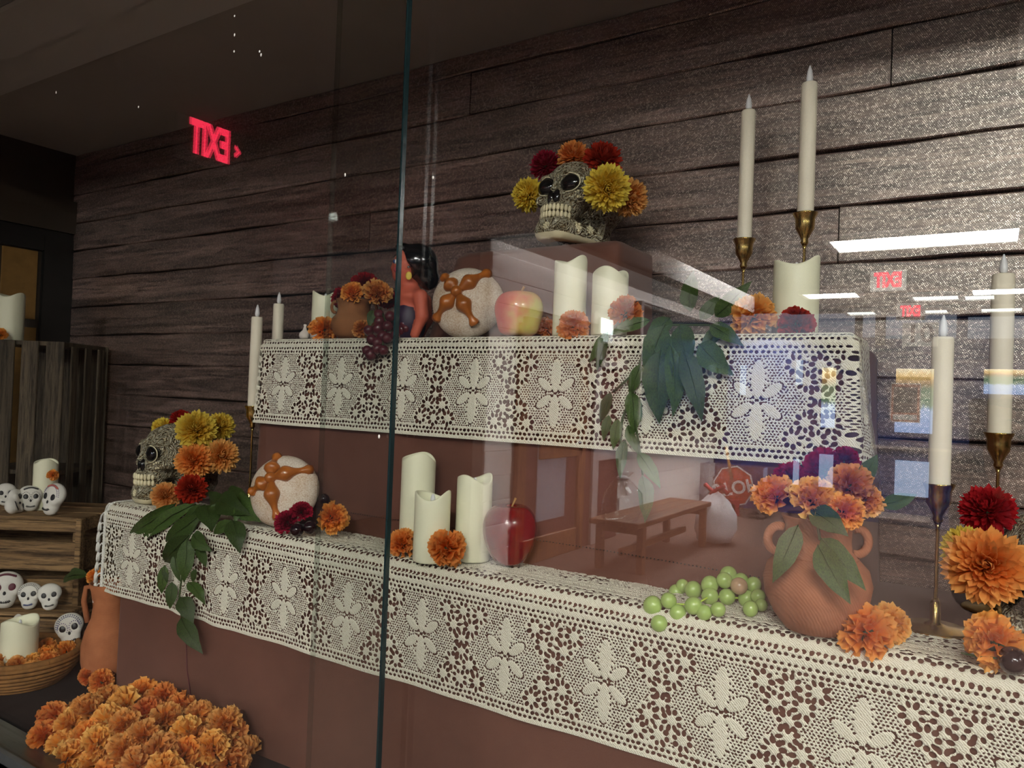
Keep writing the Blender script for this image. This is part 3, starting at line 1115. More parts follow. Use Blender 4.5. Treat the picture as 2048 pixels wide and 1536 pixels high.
link('lettering', text_mesh('lettering', 'STOP', R8 * .86, M['paper'], bold=R8 * .02), t, (0, .012, -R8 * .05), R)
MB().tube([(0, .016, R8 * .3), (R8 * .05, .016, R8 * 1.9)], .018, 8).obj('handle', M['stick'], t)
t = thing('red_pad', 'small red pad low in the clear bin', 'pad', (pc[0] - .05, c[1] + .12, hall(1455, 1022, Yv=2 * YM - c[1])[2]))
MB().box((0, 0, 0), (24 * sc_, .01, 26 * sc_), bevel=.006).obj('pad_cover', M['pad_red'], t, smooth=False)
MB().box((0, .012, 0), (15 * sc_, .003, 17 * sc_)).obj('dark_print', M['maroon'], t, smooth=False)

# ------------------------------------------------------------------ cloth covered tiers
def cloth_box(name, label, x0, x1, y0, y1, z0, z1, flare=.0, r=.012, wave=.002, seed=1, cat='altar tier'):
    """box under a fitted brown cloth: rounded top edges, slightly wavy skirts"""
    rr = random.Random(seed)
    ph = [rr.random() * 6 for _ in range(6)]
    # outline of a rounded rectangle
    ring = []
    rc = .014
    nx = max(12, int((x1 - x0) / .025))
    ny = max(8, int((y1 - y0) / .025))
    for i in range(nx + 1):
        ring.append((x0 + rc + (x1 - x0 - 2 * rc) * i / nx, y0, 0, -1))
    for i in range(1, 4):
        a = -PI / 2 + PI / 2 * i / 4
        ring.append((x1 - rc + rc * math.cos(a), y0 + rc + rc * math.sin(a), math.cos(a), math.sin(a)))
    for i in range(ny + 1):
        ring.append((x1, y0 + rc + (y1 - y0 - 2 * rc) * i / ny, 1, 0))
    for i in range(nx + 1):
        ring.append((x1 - rc - (x1 - x0 - 2 * rc) * i / nx, y1, 0, 1))
    for i in range(ny + 1):
        ring.append((x0, y1 - rc - (y1 - y0 - 2 * rc) * i / ny, -1, 0))
    for i in range(1, 4):
        a = PI + PI / 2 * i / 4
        ring.append((x0 + rc + rc * math.cos(a), y0 + rc + rc * math.sin(a), math.cos(a), math.sin(a)))
    lv = [z0 + (z1 - r - z0) * q for q in (0, .2, .4, .6, .8, 1)]
    v, f = [], []
    n = len(ring)
    for z in lv:
        k_ = (z1 - z) / max(1e-6, z1 - z0)
        for (x, y, nx_, ny_) in ring:
            s = (x + y) * 9
            o = wave * k_ * (math.sin(s * 1.3 + ph[0]) + .6 * math.sin(s * 2.9 + ph[1])) + flare * k_
            v.append((x + nx_ * o, y + ny_ * o, z))
    for a in (30, 60, 90):
        a = math.radians(a)
        for (x, y, nx_, ny_) in ring:
            o = -r * (1 - math.cos(a))
            v.append((x + nx_ * o, y + ny_ * o, z1 - r + r * math.sin(a)))
    L = len(lv) + 3
    for i in range(L - 1):
        for j in range(n):
            a, b = i * n + j, i * n + (j + 1) % n
            f.append((a, b, b + n, a + n))
    f.append(tuple(range((L - 1) * n, L * n)))
    t = thing(name, label, cat, ((x0 + x1) / 2, (y0 + y1) / 2, z0))
    c = np.array(t.location)
    link('cloth_cover', mesh('cloth_cover', [np.array(p) - c for p in v], f, M['cloth']), t)
    return t


LX0, LX1 = -1.445, .80
UX0, UX1 = -1.185, -.150
tl = cloth_box('altar_tier', 'long lower brown cloth tier with the widest lace runner', LX0, LX1, YL, YW - .018, ZF, ZL, .004, seed=2)
tu = cloth_box('altar_tier', 'upper brown cloth tier carrying the tall pillar candles', UX0, UX1, YU, YW - .02, ZL, ZU, .012, seed=3)
# drawn-thread hem holes along the foot of the upper cloth
hm = MB()
c = np.array(tu.location)
x = UX0 + .02
i = 0
while x < UX1 - .02:
    zz = ZL + .040 + .002 * math.sin(x * 9)
    yy = YU - .0175 + .002 * math.sin(x * 13)
    hm.ball(np.array([x, yy, zz]) - c, (.0011, .0012, .0008), 6, 4)
    x += .0052
o = hm.obj('hem_stitching', M['ink_black'], tu)
o['kind'] = 'stuff'
# seam in the lower cloth
p = [at(372, 1285, Y=YL - .006), at(374, 1340, Y=YL - .007), at(384, 1410, Y=YL - .008), at(392, 1432, Y=YL - .008)]
MB().tube([q - np.array(tl.location) for q in p], .0007, 5).obj('seam', M['ink_plum'], tl)

# the riser under the skull: a box under a draped cloth with a flaring left skirt
RY0 = 1.055
rz = at(1150, 494, Y=RY0 + .03)[2]
rx0, rx1 = at(915, 520, Y=RY0)[0], at(1236, 500, Y=RY0)[0]
t = thing('skull_riser', 'small brown draped riser under the flower crowned skull', 'riser', ((rx0 + rx1) / 2, (RY0 + YW) / 2, ZU))
c = np.array(t.location)
prof = []
v, f = [], []
lv = [0, .25, .5, .75, .93, 1.0]
xs = np.linspace(0, 1, 40)
for q in lv:
    z = ZU + (rz - ZU) * q
    kf = 1 - q
    round_ = .0 if q < .95 else .010
    for s in xs:
        # front outline from back left round to back right
        if s < .25:
            u_ = s / .25
            x, y = rx0, YW - .06 + (RY0 - YW + .06) * u_
        elif s < .75:
            u_ = (s - .25) / .5
            x, y = rx0 + (rx1 - rx0) * u_, RY0
        else:
            u_ = (s - .75) / .25
            x, y = rx1, RY0 + (YW - .06 - RY0) * u_
        cx = (rx0 + rx1) / 2
        side = (x - cx) / ((rx1 - rx0) / 2)
        fl = .055 * kf * max(0, -side) ** 2 + .004 * kf * max(0, side) ** 2
        x = cx + (x - cx) * (1 - round_ * 3) + (-fl if side < 0 else fl)
        y = y - .012 * kf * (1 if .2 < s < .8 else 0) + .004 * kf * math.sin(s * 40) + round_
        v.append((x, y, z))
n = len(xs)
for i in range(len(lv) - 1):
    for j in range(n - 1):
        a = i * n + j
        f.append((a, a + 1, a + 1 + n, a + n))
f.append(tuple(range((len(lv) - 1) * n, len(lv) * n)))
link('draped_cloth', mesh('draped_cloth', [np.array(p) - c for p in v], f, M['cloth']), t)

# ------------------------------------------------------------------ crocheted lace runners (real openings)
def lace_field(u0, u1, v0, v1, h, P, seed, phase):
    """distance to the nearest opening (positive on thread) on a grid"""
    rr = np.random.RandomState(seed)
    nu, nv = int((u1 - u0) / h) + 1, int((v1 - v0) / h) + 1
    F = np.full((nu, nv), .004)

    def hole(cu, cv, a, b, ang=0.0):
        if cu < u0 - .004 or cu > u1 + .004 or cv < v0 - .004 or cv > v1 + .004:
            return
        m_ = max(a, b) + .0022
        i0, i1 = max(0, int((cu - m_ - u0) / h)), min(nu, int((cu + m_ - u0) / h) + 2)
        j0, j1 = max(0, int((cv - m_ - v0) / h)), min(nv, int((cv + m_ - v0) / h) + 2)
        if i1 <= i0 or j1 <= j0:
            return
        U_ = (u0 + h * np.arange(i0, i1) - cu)[:, None]
        V_ = (v0 + h * np.arange(j0, j1) - cv)[None, :]
        x = U_ * math.cos(ang) + V_ * math.sin(ang)
        y = -U_ * math.sin(ang) + V_ * math.cos(ang)
        d = (np.sqrt((x / a) ** 2 + (y / b) ** 2) - 1) * min(a, b)
        F[i0:i1, j0:j1] = np.minimum(F[i0:i1, j0:j1], d)

    j = lambda s: float(rr.uniform(-s, s))
    VC, PC, PH_ = .18, .0745, .056
    rows_ = [(.0070, .0027, .0020), (.0135, .0027, .0022), (.1345, .0025, .0021), (.1410, .0024, .0019), (.1515, .0024, .0019), (.1575, .0025, .0021)]
    for sgn in (1, -1):
        vv = lambda q: q if sgn > 0 else 2 * VC - q
        for ri, (rv, a, b) in enumerate(rows_):
            uu = u0 + (ri % 2) * .0035
            while uu < u1:
                hole(uu + j(.0006), vv(rv + j(.0005)), a * (1 + j(.2)), b * (1 + j(.2)), j(.5))
                uu += .0072
        k0, k1 = int((u0 - phase) / P) - 1, int((u1 - phase) / P) + 2
        for k_ in range(k0, k1):
            cu = phase + k_ * P
            # petals of the leaf flower at cu
            pet = [(0, .026, .0066, .0230, 0), (0, -.026, .0066, .0230, 0)]
            for sx_ in (-1, 1):
                for sy_ in (-1, 1):
                    pet.append((sx_ * .0175, sy_ * .0125, .0048, .0125, -sx_ * sy_ * .95))
            ros = []
            for sy_ in (-1, 1):
                for (du, dv) in ((-.0280, .0445), (0, .0455), (.0280, .0445), (-.0145, .0245), (.0145, .0245), (0, .0062)):
                    ros.append((P / 2 + du, sy_ * dv * 1.0 + (0 if dv > .01 else sy_ * .001)))
            for (du, dv) in ros:
                nn = 8
                a0 = j(.4)
                for q in range(nn):
                    an = a0 + 2 * PI * q / nn
                    rr_ = .0096 * (1 + j(.05))
                    hole(cu + du + rr_ * math.cos(an), vv(PC + dv + rr_ * math.sin(an)), .0037 * (1 + j(.22)), .00275 * (1 + j(.22)), (an if sgn > 0 else -an))
            # holes around petals
            for (pu, pv, a, b, ang) in pet:
                nn = 22
                for q in range(nn):
                    th = 2 * PI * q / nn
                    ex_, ey_ = (a + .0026) * math.cos(th), (b + .0026) * math.sin(th)
                    x = ex_ * math.cos(ang) - ey_ * math.sin(ang)
                    y = ex_ * math.sin(ang) + ey_ * math.cos(ang)
                    bad = False
                    for (qu, qv, qa, qb, qg) in pet:
                        dx, dy = pu + x - qu, pv + y - qv
                        lx = dx * math.cos(qg) + dy * math.sin(qg)
                        ly = -dx * math.sin(qg) + dy * math.cos(qg)
                        if (lx / (qa + .001)) ** 2 + (ly / (qb + .001)) ** 2 < 1:
                            bad = True
                    if not bad and abs(pv + y) < PH_:
                        hole(cu + pu + x, vv(PC + pv + y), .0016 * (1 + j(.25)), .0011 * (1 + j(.2)), j(1.5))
            # fine net
            nr = 0
            y = -PH_ + .002
            while y < PH_ - .001:
                x = -P / 2 + (.0021 if nr % 2 else 0)
                while x < P / 2:
                    ok = True
                    for (qu, qv, qa, qb, qg) in pet:
                        dx, dy = x - qu, y - qv
                        lx = dx * math.cos(qg) + dy * math.sin(qg)
                        ly = -dx * math.sin(qg) + dy * math.cos(qg)
                        if (lx / (qa + .0048)) ** 2 + (ly / (qb + .0048)) ** 2 < 1:
                            ok = False
                            break
                    if ok:
                        for (du, dv) in ros:
                            for sh in (0, -P):
                                if (x - du - sh) ** 2 + (y - dv) ** 2 < .0142 ** 2:
                                    ok = False
                    if ok:
                        hole(cu + x + j(.0003), vv(PC + y + j(.0003)), .00165 * (1 + j(.2)), .0011 * (1 + j(.2)), j(.9))
                    x += .0043
                y += .0034
                nr += 1
    # middle row of stars
    uu = u0
    while uu < u1 + .02:
        a0 = j(.3)
        for q in range(8):
            an = a0 + 2 * PI * q / 8
            hole(uu + .0088 * math.cos(an), VC + .0088 * math.sin(an), .0032 * (1 + j(.2)), .0025 * (1 + j(.2)), an)
        for sv in (-1, 1):
            hole(uu + .012, VC + sv * .0095, .0028, .0026, j(1))
        uu += .0238
    return F, nu, nv


def lace_mesh(name, u0, u1, v0, v1, h, P, seed, phase, mapping, mat):
    F, nu, nv = lace_field(u0, u1, v0, v1, h, P, seed, phase)
    ins = F > 0
    # vertex ids: corners, u-edges, v-edges
    nc = nu * nv
    nue = (nu - 1) * nv
    cid = np.arange(nc).reshape(nu, nv)
    uid = nc + np.arange(nue).reshape(nu - 1, nv)
    vid = nc + nue + np.arange(nu * (nv - 1)).reshape(nu, nv - 1)
    # positions in cloth space
    gu, gv = np.meshgrid(u0 + h * np.arange(nu), v0 + h * np.arange(nv), indexing='ij')
    def cross(a, b):
        d = a - b
        return np.clip(a / np.where(np.abs(d) < 1e-9, 1e-9, d), .08, .92)
    tu_ = cross(F[:-1], F[1:])
    tv_ = cross(F[:, :-1], F[:, 1:])
    U_ = np.concatenate([gu.ravel(), (gu[:-1] + h * tu_).ravel(), gu[:, :-1].ravel()])
    V_ = np.concatenate([gv.ravel(), gv[:-1].ravel(), (gv[:, :-1] + h * tv_).ravel()])
    puff = np.concatenate([np.clip(F, 0, .0011).ravel(), np.zeros(nue), np.zeros(nu * (nv - 1))])
    A, B, C_, D = cid[:-1, :-1], cid[1:, :-1], cid[1:, 1:], cid[:-1, 1:]
    ab, bc, dc, ad = uid[:, :-1], vid[1:, :], uid[:, 1:], vid[:-1, :]
    case = ins[:-1, :-1] * 1 + ins[1:, :-1] * 2 + ins[1:, 1:] * 4 + ins[:-1, 1:] * 8
    tab = {1: [(A, ab, ad)], 2: [(B, bc, ab)], 4: [(C_, dc, bc)], 8: [(D, ad, dc)],
           3: [(A, B, bc, ad)], 6: [(B, C_, dc, ab)], 12: [(C_, D, ad, bc)], 9: [(D, A, ab, dc)],
           7: [(A, B, C_, dc, ad)], 14: [(B, C_, D, ad, ab)], 13: [(C_, D, A, ab, bc)], 11: [(D, A, B, bc, dc)],
           5: [(A, ab, bc, C_, dc, ad)], 10: [(B, bc, dc, D, ad, ab)], 15: [(A, B, C_, D)]}
    polys = {}
    for cs, pl_ in tab.items():
        mk = case == cs
        if not mk.any():
            continue
        for pl1 in pl_:
            polys.setdefault(len(pl1), []).append(np.stack([q[mk] for q in pl1], 1))
    loops, starts, pos = [], [], 0
    for n_, ar in polys.items():
        a_ = np.concatenate(ar)
        loops.append(a_.ravel())
        starts.append(pos + n_ * np.arange(len(a_)))
        pos += a_.size
    loops = np.concatenate(loops)
    starts = np.concatenate(starts)
    used, inv = np.unique(loops, return_inverse=True)
    co = mapping(U_[used], V_[used], puff[used])
    me = bpy.data.meshes.new(name)
    me.vertices.add(len(used))
    me.vertices.foreach_set('co', co.astype(np.float32).ravel())
    me.loops.add(len(inv))
    me.loops.foreach_set('vertex_index', inv.astype(np.int32))
    me.polygons.add(len(starts))
    me.polygons.foreach_set('loop_start', starts.astype(np.int32))
    me.polygons.foreach_set('use_smooth', np.full(len(starts), True))
    me.materials.append(mat)
    me.update(calc_edges=True)
    return me


def drape(x_of_u, Yf, Zt, drop, r, wavefn, xr=None):
    d0 = drop - r

    def fn(u, v, pf):
        x = x_of_u(u, v)
        y = np.zeros_like(u)
        z = np.zeros_like(u)
        s = np.clip(1 - v / d0, 0, 1)
        fr_ = v < d0
        ar = (v >= d0) & (v < d0 + PI / 2 * r)
        tp = v >= d0 + PI / 2 * r
        wv = wavefn(x, s)
        y = np.where(fr_, Yf - wv - pf, y)
        z = np.where(fr_, Zt - drop + v, z)
        a = np.clip((v - d0) / r, 0, PI / 2)
        y = np.where(ar, Yf + r - (r + pf) * np.cos(a) , y)
        z = np.where(ar, Zt - r + (r + pf) * np.sin(a), z)
        y = np.where(tp, Yf + r + (v - d0 - PI / 2 * r), y)
        z = np.where(tp, Zt + pf, z)
        if xr is not None:
            sx_ = np.clip(x - xr, 0, None)
            bey = sx_ > 0
            # top part folds over the end and hangs, corner hangs as a loose cone
            w_ = np.where(fr_, d0 - v + r, np.where(ar, r * (1 - np.sin(a)), 0))
            rho = np.hypot(sx_, w_)
            th = np.arctan2(sx_, w_ + 1e-9)
            out = .16 * rho * np.sin(2 * th)
            X2 = xr + .010 + .06 * rho + out * .9
            Y2 = np.where(tp, y, Yf - wv + (r - .0) * np.sin(th) - out * .35 + .012 * np.sin(th * 6) * rho / .1)
            Z2 = Zt - rho
            k_ = np.clip(sx_ / .006, 0, 1)
            x = np.where(bey, xr + (X2 - xr) * k_, x)
            y = np.where(bey, y + (Y2 - y) * k_, y)
            z = np.where(bey, z + (Z2 - z) * k_, z)
        return np.stack([x, y, z], -1)
    return fn


RX0 = -1.487
lw = lambda x, s: .0045 + .0030 * s + s * (.006 * np.exp(-((x + 1.20) / .10) ** 2) * np.sin(x * 55) + .0022 * np.sin(x * 21) + .0012 * np.sin(x * 47))
def low_x(u, v):
    return u
t = thing('lace_runner', 'long cream crochet runner with a tasselled end on the lower tier', 'lace runner', (0, 0, 0))
me = lace_mesh('crochet', RX0, .16, .0, .29, .00115, .143, 5, -.25, drape(low_x, YL - .002, ZL + .0035, .172, .016, lw), M['lace'])
link('crochet', me, t)
# knotted white edge with tassels on its left end
ed = []
fnl = drape(low_x, YL - .002, ZL + .0035, .172, .016, lw)
vs_ = np.linspace(0, .24, 60)
pts = fnl(np.full(60, RX0), vs_, np.zeros(60))
mb = MB()
tw = []
for k_ in range(2):
    tw = [p + np.array([-.001 + .0022 * math.sin(i * 1.1 + PI * k_), -.0012 + .0016 * math.cos(i * 1.1 + PI * k_), 0]) for i, p in enumerate(np.repeat(pts, 3, axis=0) + 0)]
    fine = fnl(np.full(180, RX0), np.linspace(0, .24, 180), np.zeros(180))
    tw = [p + np.array([-.001 + .0020 * math.sin(i * .75 + PI * k_), -.0012 + .0014 * math.cos(i * .75 + PI * k_), 0]) for i, p in enumerate(fine)]
    mb.tube(tw, .0019, 6)
mb.obj('knotted_edge', M['fringe'], t)
for i in range(9):
    q = fnl(np.array([RX0]), np.array([.012 + .020 * i]), np.zeros(1))[0]
    mb = MB()
    rr = random.Random(i)
    L = .030 + .006 * rr.random()
    a = q + np.array([-.002, -.001, 0])
    b = a + np.array([-.010 - .004 * rr.random(), -.002, -.006])
    d = b + np.array([-.004, 0, -.012])
    mb.tube([a, (a + b) / 2 + np.array([0, 0, .003]), b, d], [.0014, .0016, .0018, .0026], 6)
    for s_ in range(6):
        an = 2 * PI * s_ / 6
        e_ = d + np.array([.0022 * math.cos(an), .0022 * math.sin(an), 0])
        mb.tube([d, e_ + np.array([0, 0, -.008]), e_ + np.array([.001 * math.cos(an) + .0015 * (rr.random() - .5), .001 * math.sin(an), -L + .014])], [.002, .0019, .0012], 5)
    mb.obj('tassel', M['fringe'], t)

uw = lambda x, s: .0040 + .0020 * s + .010 * s + s * (.0022 * np.sin(x * 17 + 1) + .0012 * np.sin(x * 39))
t = thing('lace_runner', 'shorter cream crochet runner over the upper tier edge', 'lace runner', (0, 0, 0))
me = lace_mesh('crochet', -1.182, UX1 + .10, .0, .25, .00115, .143, 9, -.25, drape(lambda u, v: u + 0 * v, YU - .002, ZU + .0035, .158, .010, uw, xr=UX1), M['lace'])
link('crochet', me, t)

# ------------------------------------------------------------------ flowers
def mum_mesh(name, n, seed, mat, wide=.17, spread=112):
    """pompon of narrow cupped petals, radius 1, axis +z"""
    rr = random.Random(seed)
    V, Fc = [], []
    for i in range(n):
        q = (i + .5) / n
        th = math.acos(1 - q * (1 - math.cos(math.radians(spread))))
        ph = i * 2.39996 + rr.uniform(-.15, .15)
        d = np.array([math.sin(th) * math.cos(ph), math.sin(th) * math.sin(ph), math.cos(th)])
        az = np.array([-math.sin(ph), math.cos(ph), 0.0])
        up = np.cross(d, az)
        if up[2] < 0:
            up = -up
        L = rr.uniform(.86, 1.05) * (.90 + .10 * min(1, q * 2.2))
        wd = wide * rr.uniform(.8, 1.15)
        tw = rr.uniform(-.5, .5)
        sd = az * math.cos(tw) + up * math.sin(tw)
        nm = np.cross(sd, d)
        if np.dot(nm, up) < 0:
            nm = -nm
        b = len(V)
        for (f_, ww, lift) in ((.25, .45, 0), (.6, .9, .02), (.86, 1.0, .06)):
            c = d * L * f_ + nm * lift
            V += [c - sd * wd * ww * .5 + nm * .05 * ww, c - nm * .012, c + sd * wd * ww * .5 + nm * .05 * ww]
        V.append(d * L + nm * .12)
        for k_ in range(2):
            o = b + k_ * 3
            Fc += [(o, o + 1, o + 4, o + 3), (o + 1, o + 2, o + 5, o + 4)]
        Fc += [(b + 6, b + 7, b + 9), (b + 7, b + 8, b + 9)]
    return mesh(name, V, Fc, mat)


def carn_mesh(name, n, seed, mat, spread=88, squash=.85, ruf=.10):
    """ruffled carnation / marigold head of toothed fan petals, radius 1, axis +z"""
    rr = random.Random(seed)
    V, Fc = [], []
    W = 9
    for i in range(n):
        q = (i + .5) / n
        th = math.radians(spread) * q ** .7 + rr.uniform(-.08, .08)
        ph = i * 2.39996 + rr.uniform(-.3, .3)
        d = np.array([math.sin(th) * math.cos(ph), math.sin(th) * math.sin(ph), math.cos(th) * squash])
        az = np.array([-math.sin(ph), math.cos(ph), 0.0])
        tw = rr.uniform(-1.1, 1.1)
        up = np.cross(d, az)
        sd = az * math.cos(tw) + up * math.sin(tw)
        nm = np.cross(sd, d)
        nm /= np.linalg.norm(nm)
        L = rr.uniform(.86, 1.05) * (.78 + .22 * q)
        wd = rr.uniform(.42, .62)
        fr_ = rr.uniform(2.0, 3.4)
        p0 = rr.uniform(0, 6)
        base = np.array([0, 0, -.28]) * (1 if q > .3 else .6)
        b = len(V)
        for (f_, ww, am) in ((.30, .35, .3), (.68, .75, .8), (.97, 1.0, 1.3)):
            for k_ in range(W):
                s = k_ / (W - 1) * 2 - 1
                f2 = f_
                if f_ > .9:
                    f2 = f_ - .10 * abs(s) ** 2 + (.045 if k_ % 2 else -.03)
                off = ruf * am * math.sin(fr_ * s * 2 + p0)
                V.append(base * (1 - f_) + d * L * f2 + sd * wd * ww * s * .5 * 1.25 + nm * off)
        for r_ in range(2):
            for k_ in range(W - 1):
                o = b + r_ * W + k_
                Fc.append((o, o + 1, o + 1 + W, o + W))
    return mesh(name, V, Fc, mat)


FM = {}
for cname in ('orange', 'amber', 'yellow', 'red', 'magenta'):
    for sd in (1, 2):
        FM[('mum', cname, sd)] = mum_mesh('petals', 250, sd * 11, M[cname], wide=.18, spread=122)
        FM[('carn', cname, sd)] = carn_mesh('petals', 46, sd * 17, M[cname])
        FM[('puff', cname, sd)] = carn_mesh('petals', 40, sd * 23, M[cname], spread=115, squash=1.0, ruf=.13)
FM['calyx'] = MB().lathe([(.05, -.62), (.10, -.58), (.14, -.40), (.30, -.18), (.34, -.05)], 10).mesh('calyx', M['stem'])


def flower(kind, colour, p, R, axis, label, group=None, seed=None, name=None, calyx=True):
    seed = seed or rnd.choice((1, 2))
    nm = name or {'mum': 'chrysanthemum', 'carn': 'carnation', 'puff': 'marigold'}[kind]
    Mx = frame(axis, (.1, .3, 1))
    sp = rnd.random() * 6.28
    Mx = Mx @ np.array([[math.cos(sp), -math.sin(sp), 0], [math.sin(sp), math.cos(sp), 0], [0, 0, 1]])
    t = thing(nm, label, 'flower', p, group, euler(Mx))
    link('petals', FM[(kind, colour, seed)], t, scale=R)
    if calyx:
        link('calyx', FM['calyx'], t, scale=R)
    return t


TOCAM = lambda p: -np.asarray(p) / np.linalg.norm(p)


def fl(kind, colour, px, py, rpx, Y, label, tilt=(0, 0, .3), group=None, Z=None, **kw):
    rpx *= 1.1
    p = at(px, py, Y=Y) if Z is None else at(px, py, Z=Z)
    R = size(rpx, p)
    ax = TOCAM(p) + np.array(tilt)
    return flower(kind, colour, p, R, ax, label, group, **kw)


# ------------------------------------------------------------------ carved skulls
def smin(a, b, k_):
    h_ = np.clip(.5 + .5 * (b - a) / k_, 0, 1)
    return b * (1 - h_) + a * h_ - k_ * h_ * (1 - h_)


def smax(a, b, k_):
    return -smin(-a, -b, k_)


def ell(X, Y, Z, c, r):
    k0 = np.sqrt(((X - c[0]) / r[0]) ** 2 + ((Y - c[1]) / r[1]) ** 2 + ((Z - c[2]) / r[2]) ** 2)
    return (k0 - 1) * min(r)


def cap(X, Y, Z, a, b, ra, rb=None):
    rb = ra if rb is None else rb
    a, b = np.array(a, float), np.array(b, float)
    ba = b - a
    t = np.clip(((X - a[0]) * ba[0] + (Y - a[1]) * ba[1] + (Z - a[2]) * ba[2]) / np.dot(ba, ba), 0, 1)
    return np.sqrt((X - a[0] - ba[0] * t) ** 2 + (Y - a[1] - ba[1] * t) ** 2 + (Z - a[2] - ba[2] * t) ** 2) - (ra + (rb - ra) * t)


def skull_sdf(X, Y, Z):
    # x lateral, y forward (face), z up, height about 1
    A = np.abs(X)
    d = ell(X, Y, Z, (0, -.14, .62), (.36, .48, .375))
    d = smin(d, ell(X, Y, Z, (0, .15, .66), (.31, .27, .27)), .10)
    d = smin(d, ell(X, Y, Z, (0, .27, .46), (.23, .20, .20)), .08)
    # brow ridge, cheek bones, arch
    d = smin(d, cap(A, Y, Z, (.02, .425, .705), (.23, .36, .715), .045, .04), .05)
    d = smin(d, ell(A, Y, Z, (.235, .31, .475), (.085, .12, .06)), .05)
    d = smin(d, cap(A, Y, Z, (.27, .26, .475), (.345, -.06, .47), .038), .035)
    # nose bridge, upper jaw
    d = smin(d, cap(A, Y, Z, (0, .445, .63), (0, .48, .53), .038), .05)
    d = smin(d, ell(X, Y, Z, (0, .34, .36), (.185, .175, .10)), .06)
    # lower jaw
    jaw = cap(A, Y, Z, (.10, .40, .115), (.265, .03, .13), .115, .09)
    jaw = smin(jaw, ell(X, Y, Z, (0, .43, .10), (.15, .095, .12)), .06)
    jaw = smin(jaw, cap(A, Y, Z, (.27, .02, .14), (.315, -.06, .45), .075, .05), .05)
    jaw = smin(jaw, ell(X, Y, Z, (0, .345, .22), (.185, .16, .10)), .05)
    d = smin(d, jaw, .03)
    # skull base
    d = smin(d, ell(X, Y, Z, (0, -.22, .24), (.22, .26, .25)), .08)
    # hollows
    d = smax(d, -ell(A, Y, Z, (.152, .47, .605), (.120, .16, .098)), .03)
    d = smax(d, -ell(A, Y, Z, (.042, .53, .465), (.052, .11, .085)), .02)
    d = smax(d, -ell(A, Y, Z, (.425, .14, .58), (.095, .17, .12)), .06)
    d = smax(d, -ell(A, Y, Z, (.30, .15, .345), (.125, .16, .10)), .035)
    d = smax(d, -ell(A, Y, Z, (.34, -.17, .12), (.14, .13, .17)), .04)
    d = smax(d, -Z, .01)
    # carved relief away from teeth and base band
    rel = np.sin(18 * X + 5 * np.sin(9 * Z + 4 * Y)) * np.sin(17 * Y + 4 * np.sin(11 * X + 5)) * np.sin(19 * Z + 3 * np.sin(13 * Y))
    mask = np.clip((Z - .08) * 12, 0, 1)
    teeth = (np.abs(Z - .295) < .085) & (Y > .25)
    return d - .006 * rel * mask * np.where(teeth, 0, 1)


sv, sf = surface_nets(skull_sdf, (-.46, -.72, -.03), (.46, .62, 1.08), .0145)
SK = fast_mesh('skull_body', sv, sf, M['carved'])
SK.materials.append(M['bone'])
cz = np.array([sv[f_].mean(0) for f_ in sf])
mi = ((cz[:, 2] < .07) & (cz[:, 1] > -.1)).astype(np.int32)
SK.polygons.foreach_set('material_index', mi)
tb = MB()
for row, (zc, hz_, r0) in enumerate(((.328, .038, .0), (.258, .036, -.004))):
    nt = 12
    for i in range(nt):
        a = math.radians(-72 + 144 * i / (nt - 1))
        x = .185 * math.sin(a)
        y = .335 + .185 * math.cos(a) + r0
        Mx = np.array([[math.cos(-a), -math.sin(-a), 0], [math.sin(-a), math.cos(-a), 0], [0, 0, 1]])
        tb.ball((x, y, zc), (.021, .020, hz_), 10, 8, Mx)
SKT = tb.mesh('teeth', M['bone'])
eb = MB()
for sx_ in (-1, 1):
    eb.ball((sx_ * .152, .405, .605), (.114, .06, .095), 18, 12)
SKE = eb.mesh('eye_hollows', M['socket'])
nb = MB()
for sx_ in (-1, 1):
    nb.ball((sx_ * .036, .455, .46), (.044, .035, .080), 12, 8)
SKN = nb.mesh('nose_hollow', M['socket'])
rb_ = MB()
for sx_ in (-1, 1):     # raised rims round the eyes
    pts = []
    for i in range(25):
        a = 2 * PI * i / 24
        pts.append((sx_ * (.152 + .120 * math.cos(a)), .435 - .045 * abs(math.cos(a)), .605 + .101 * math.sin(a)))
    rb_.tube(pts, .007, 6, False)
SKR = rb_.mesh('eye_rims', M['bone'])
# rosettes carved on jaw and cheek
rs = MB()
for (x, y, z, r_) in ((.235, .32, .15, .045), (-.235, .32, .15, .045), (.27, .39, .475, .034), (-.27, .39, .475, .034), (.12, .50, .13, .028), (-.12, .50, .13, .028), (0, .525, .13, .032), (.30, .17, .16, .034), (-.30, .17, .16, .034)):
    nvec = np.array([x * 1.6, max(.15, y), .05])
    Mx = frame(nvec)
    for ring, (nn, rr_, br) in enumerate(((7, 1.0, .42), (5, .5, .36), (1, 0, .3))):
        for q in range(nn):
            an = 2 * PI * q / nn + ring * .4
            rs.ball(np.array([x, y, z]) + Mx @ np.array([r_ * rr_ * math.cos(an), r_ * rr_ * math.sin(an), .004 * ring]), (r_ * br, r_ * br, r_ * .35), 7, 5, Mx)
SKO = rs.mesh('carved_rosettes', M['bone'])


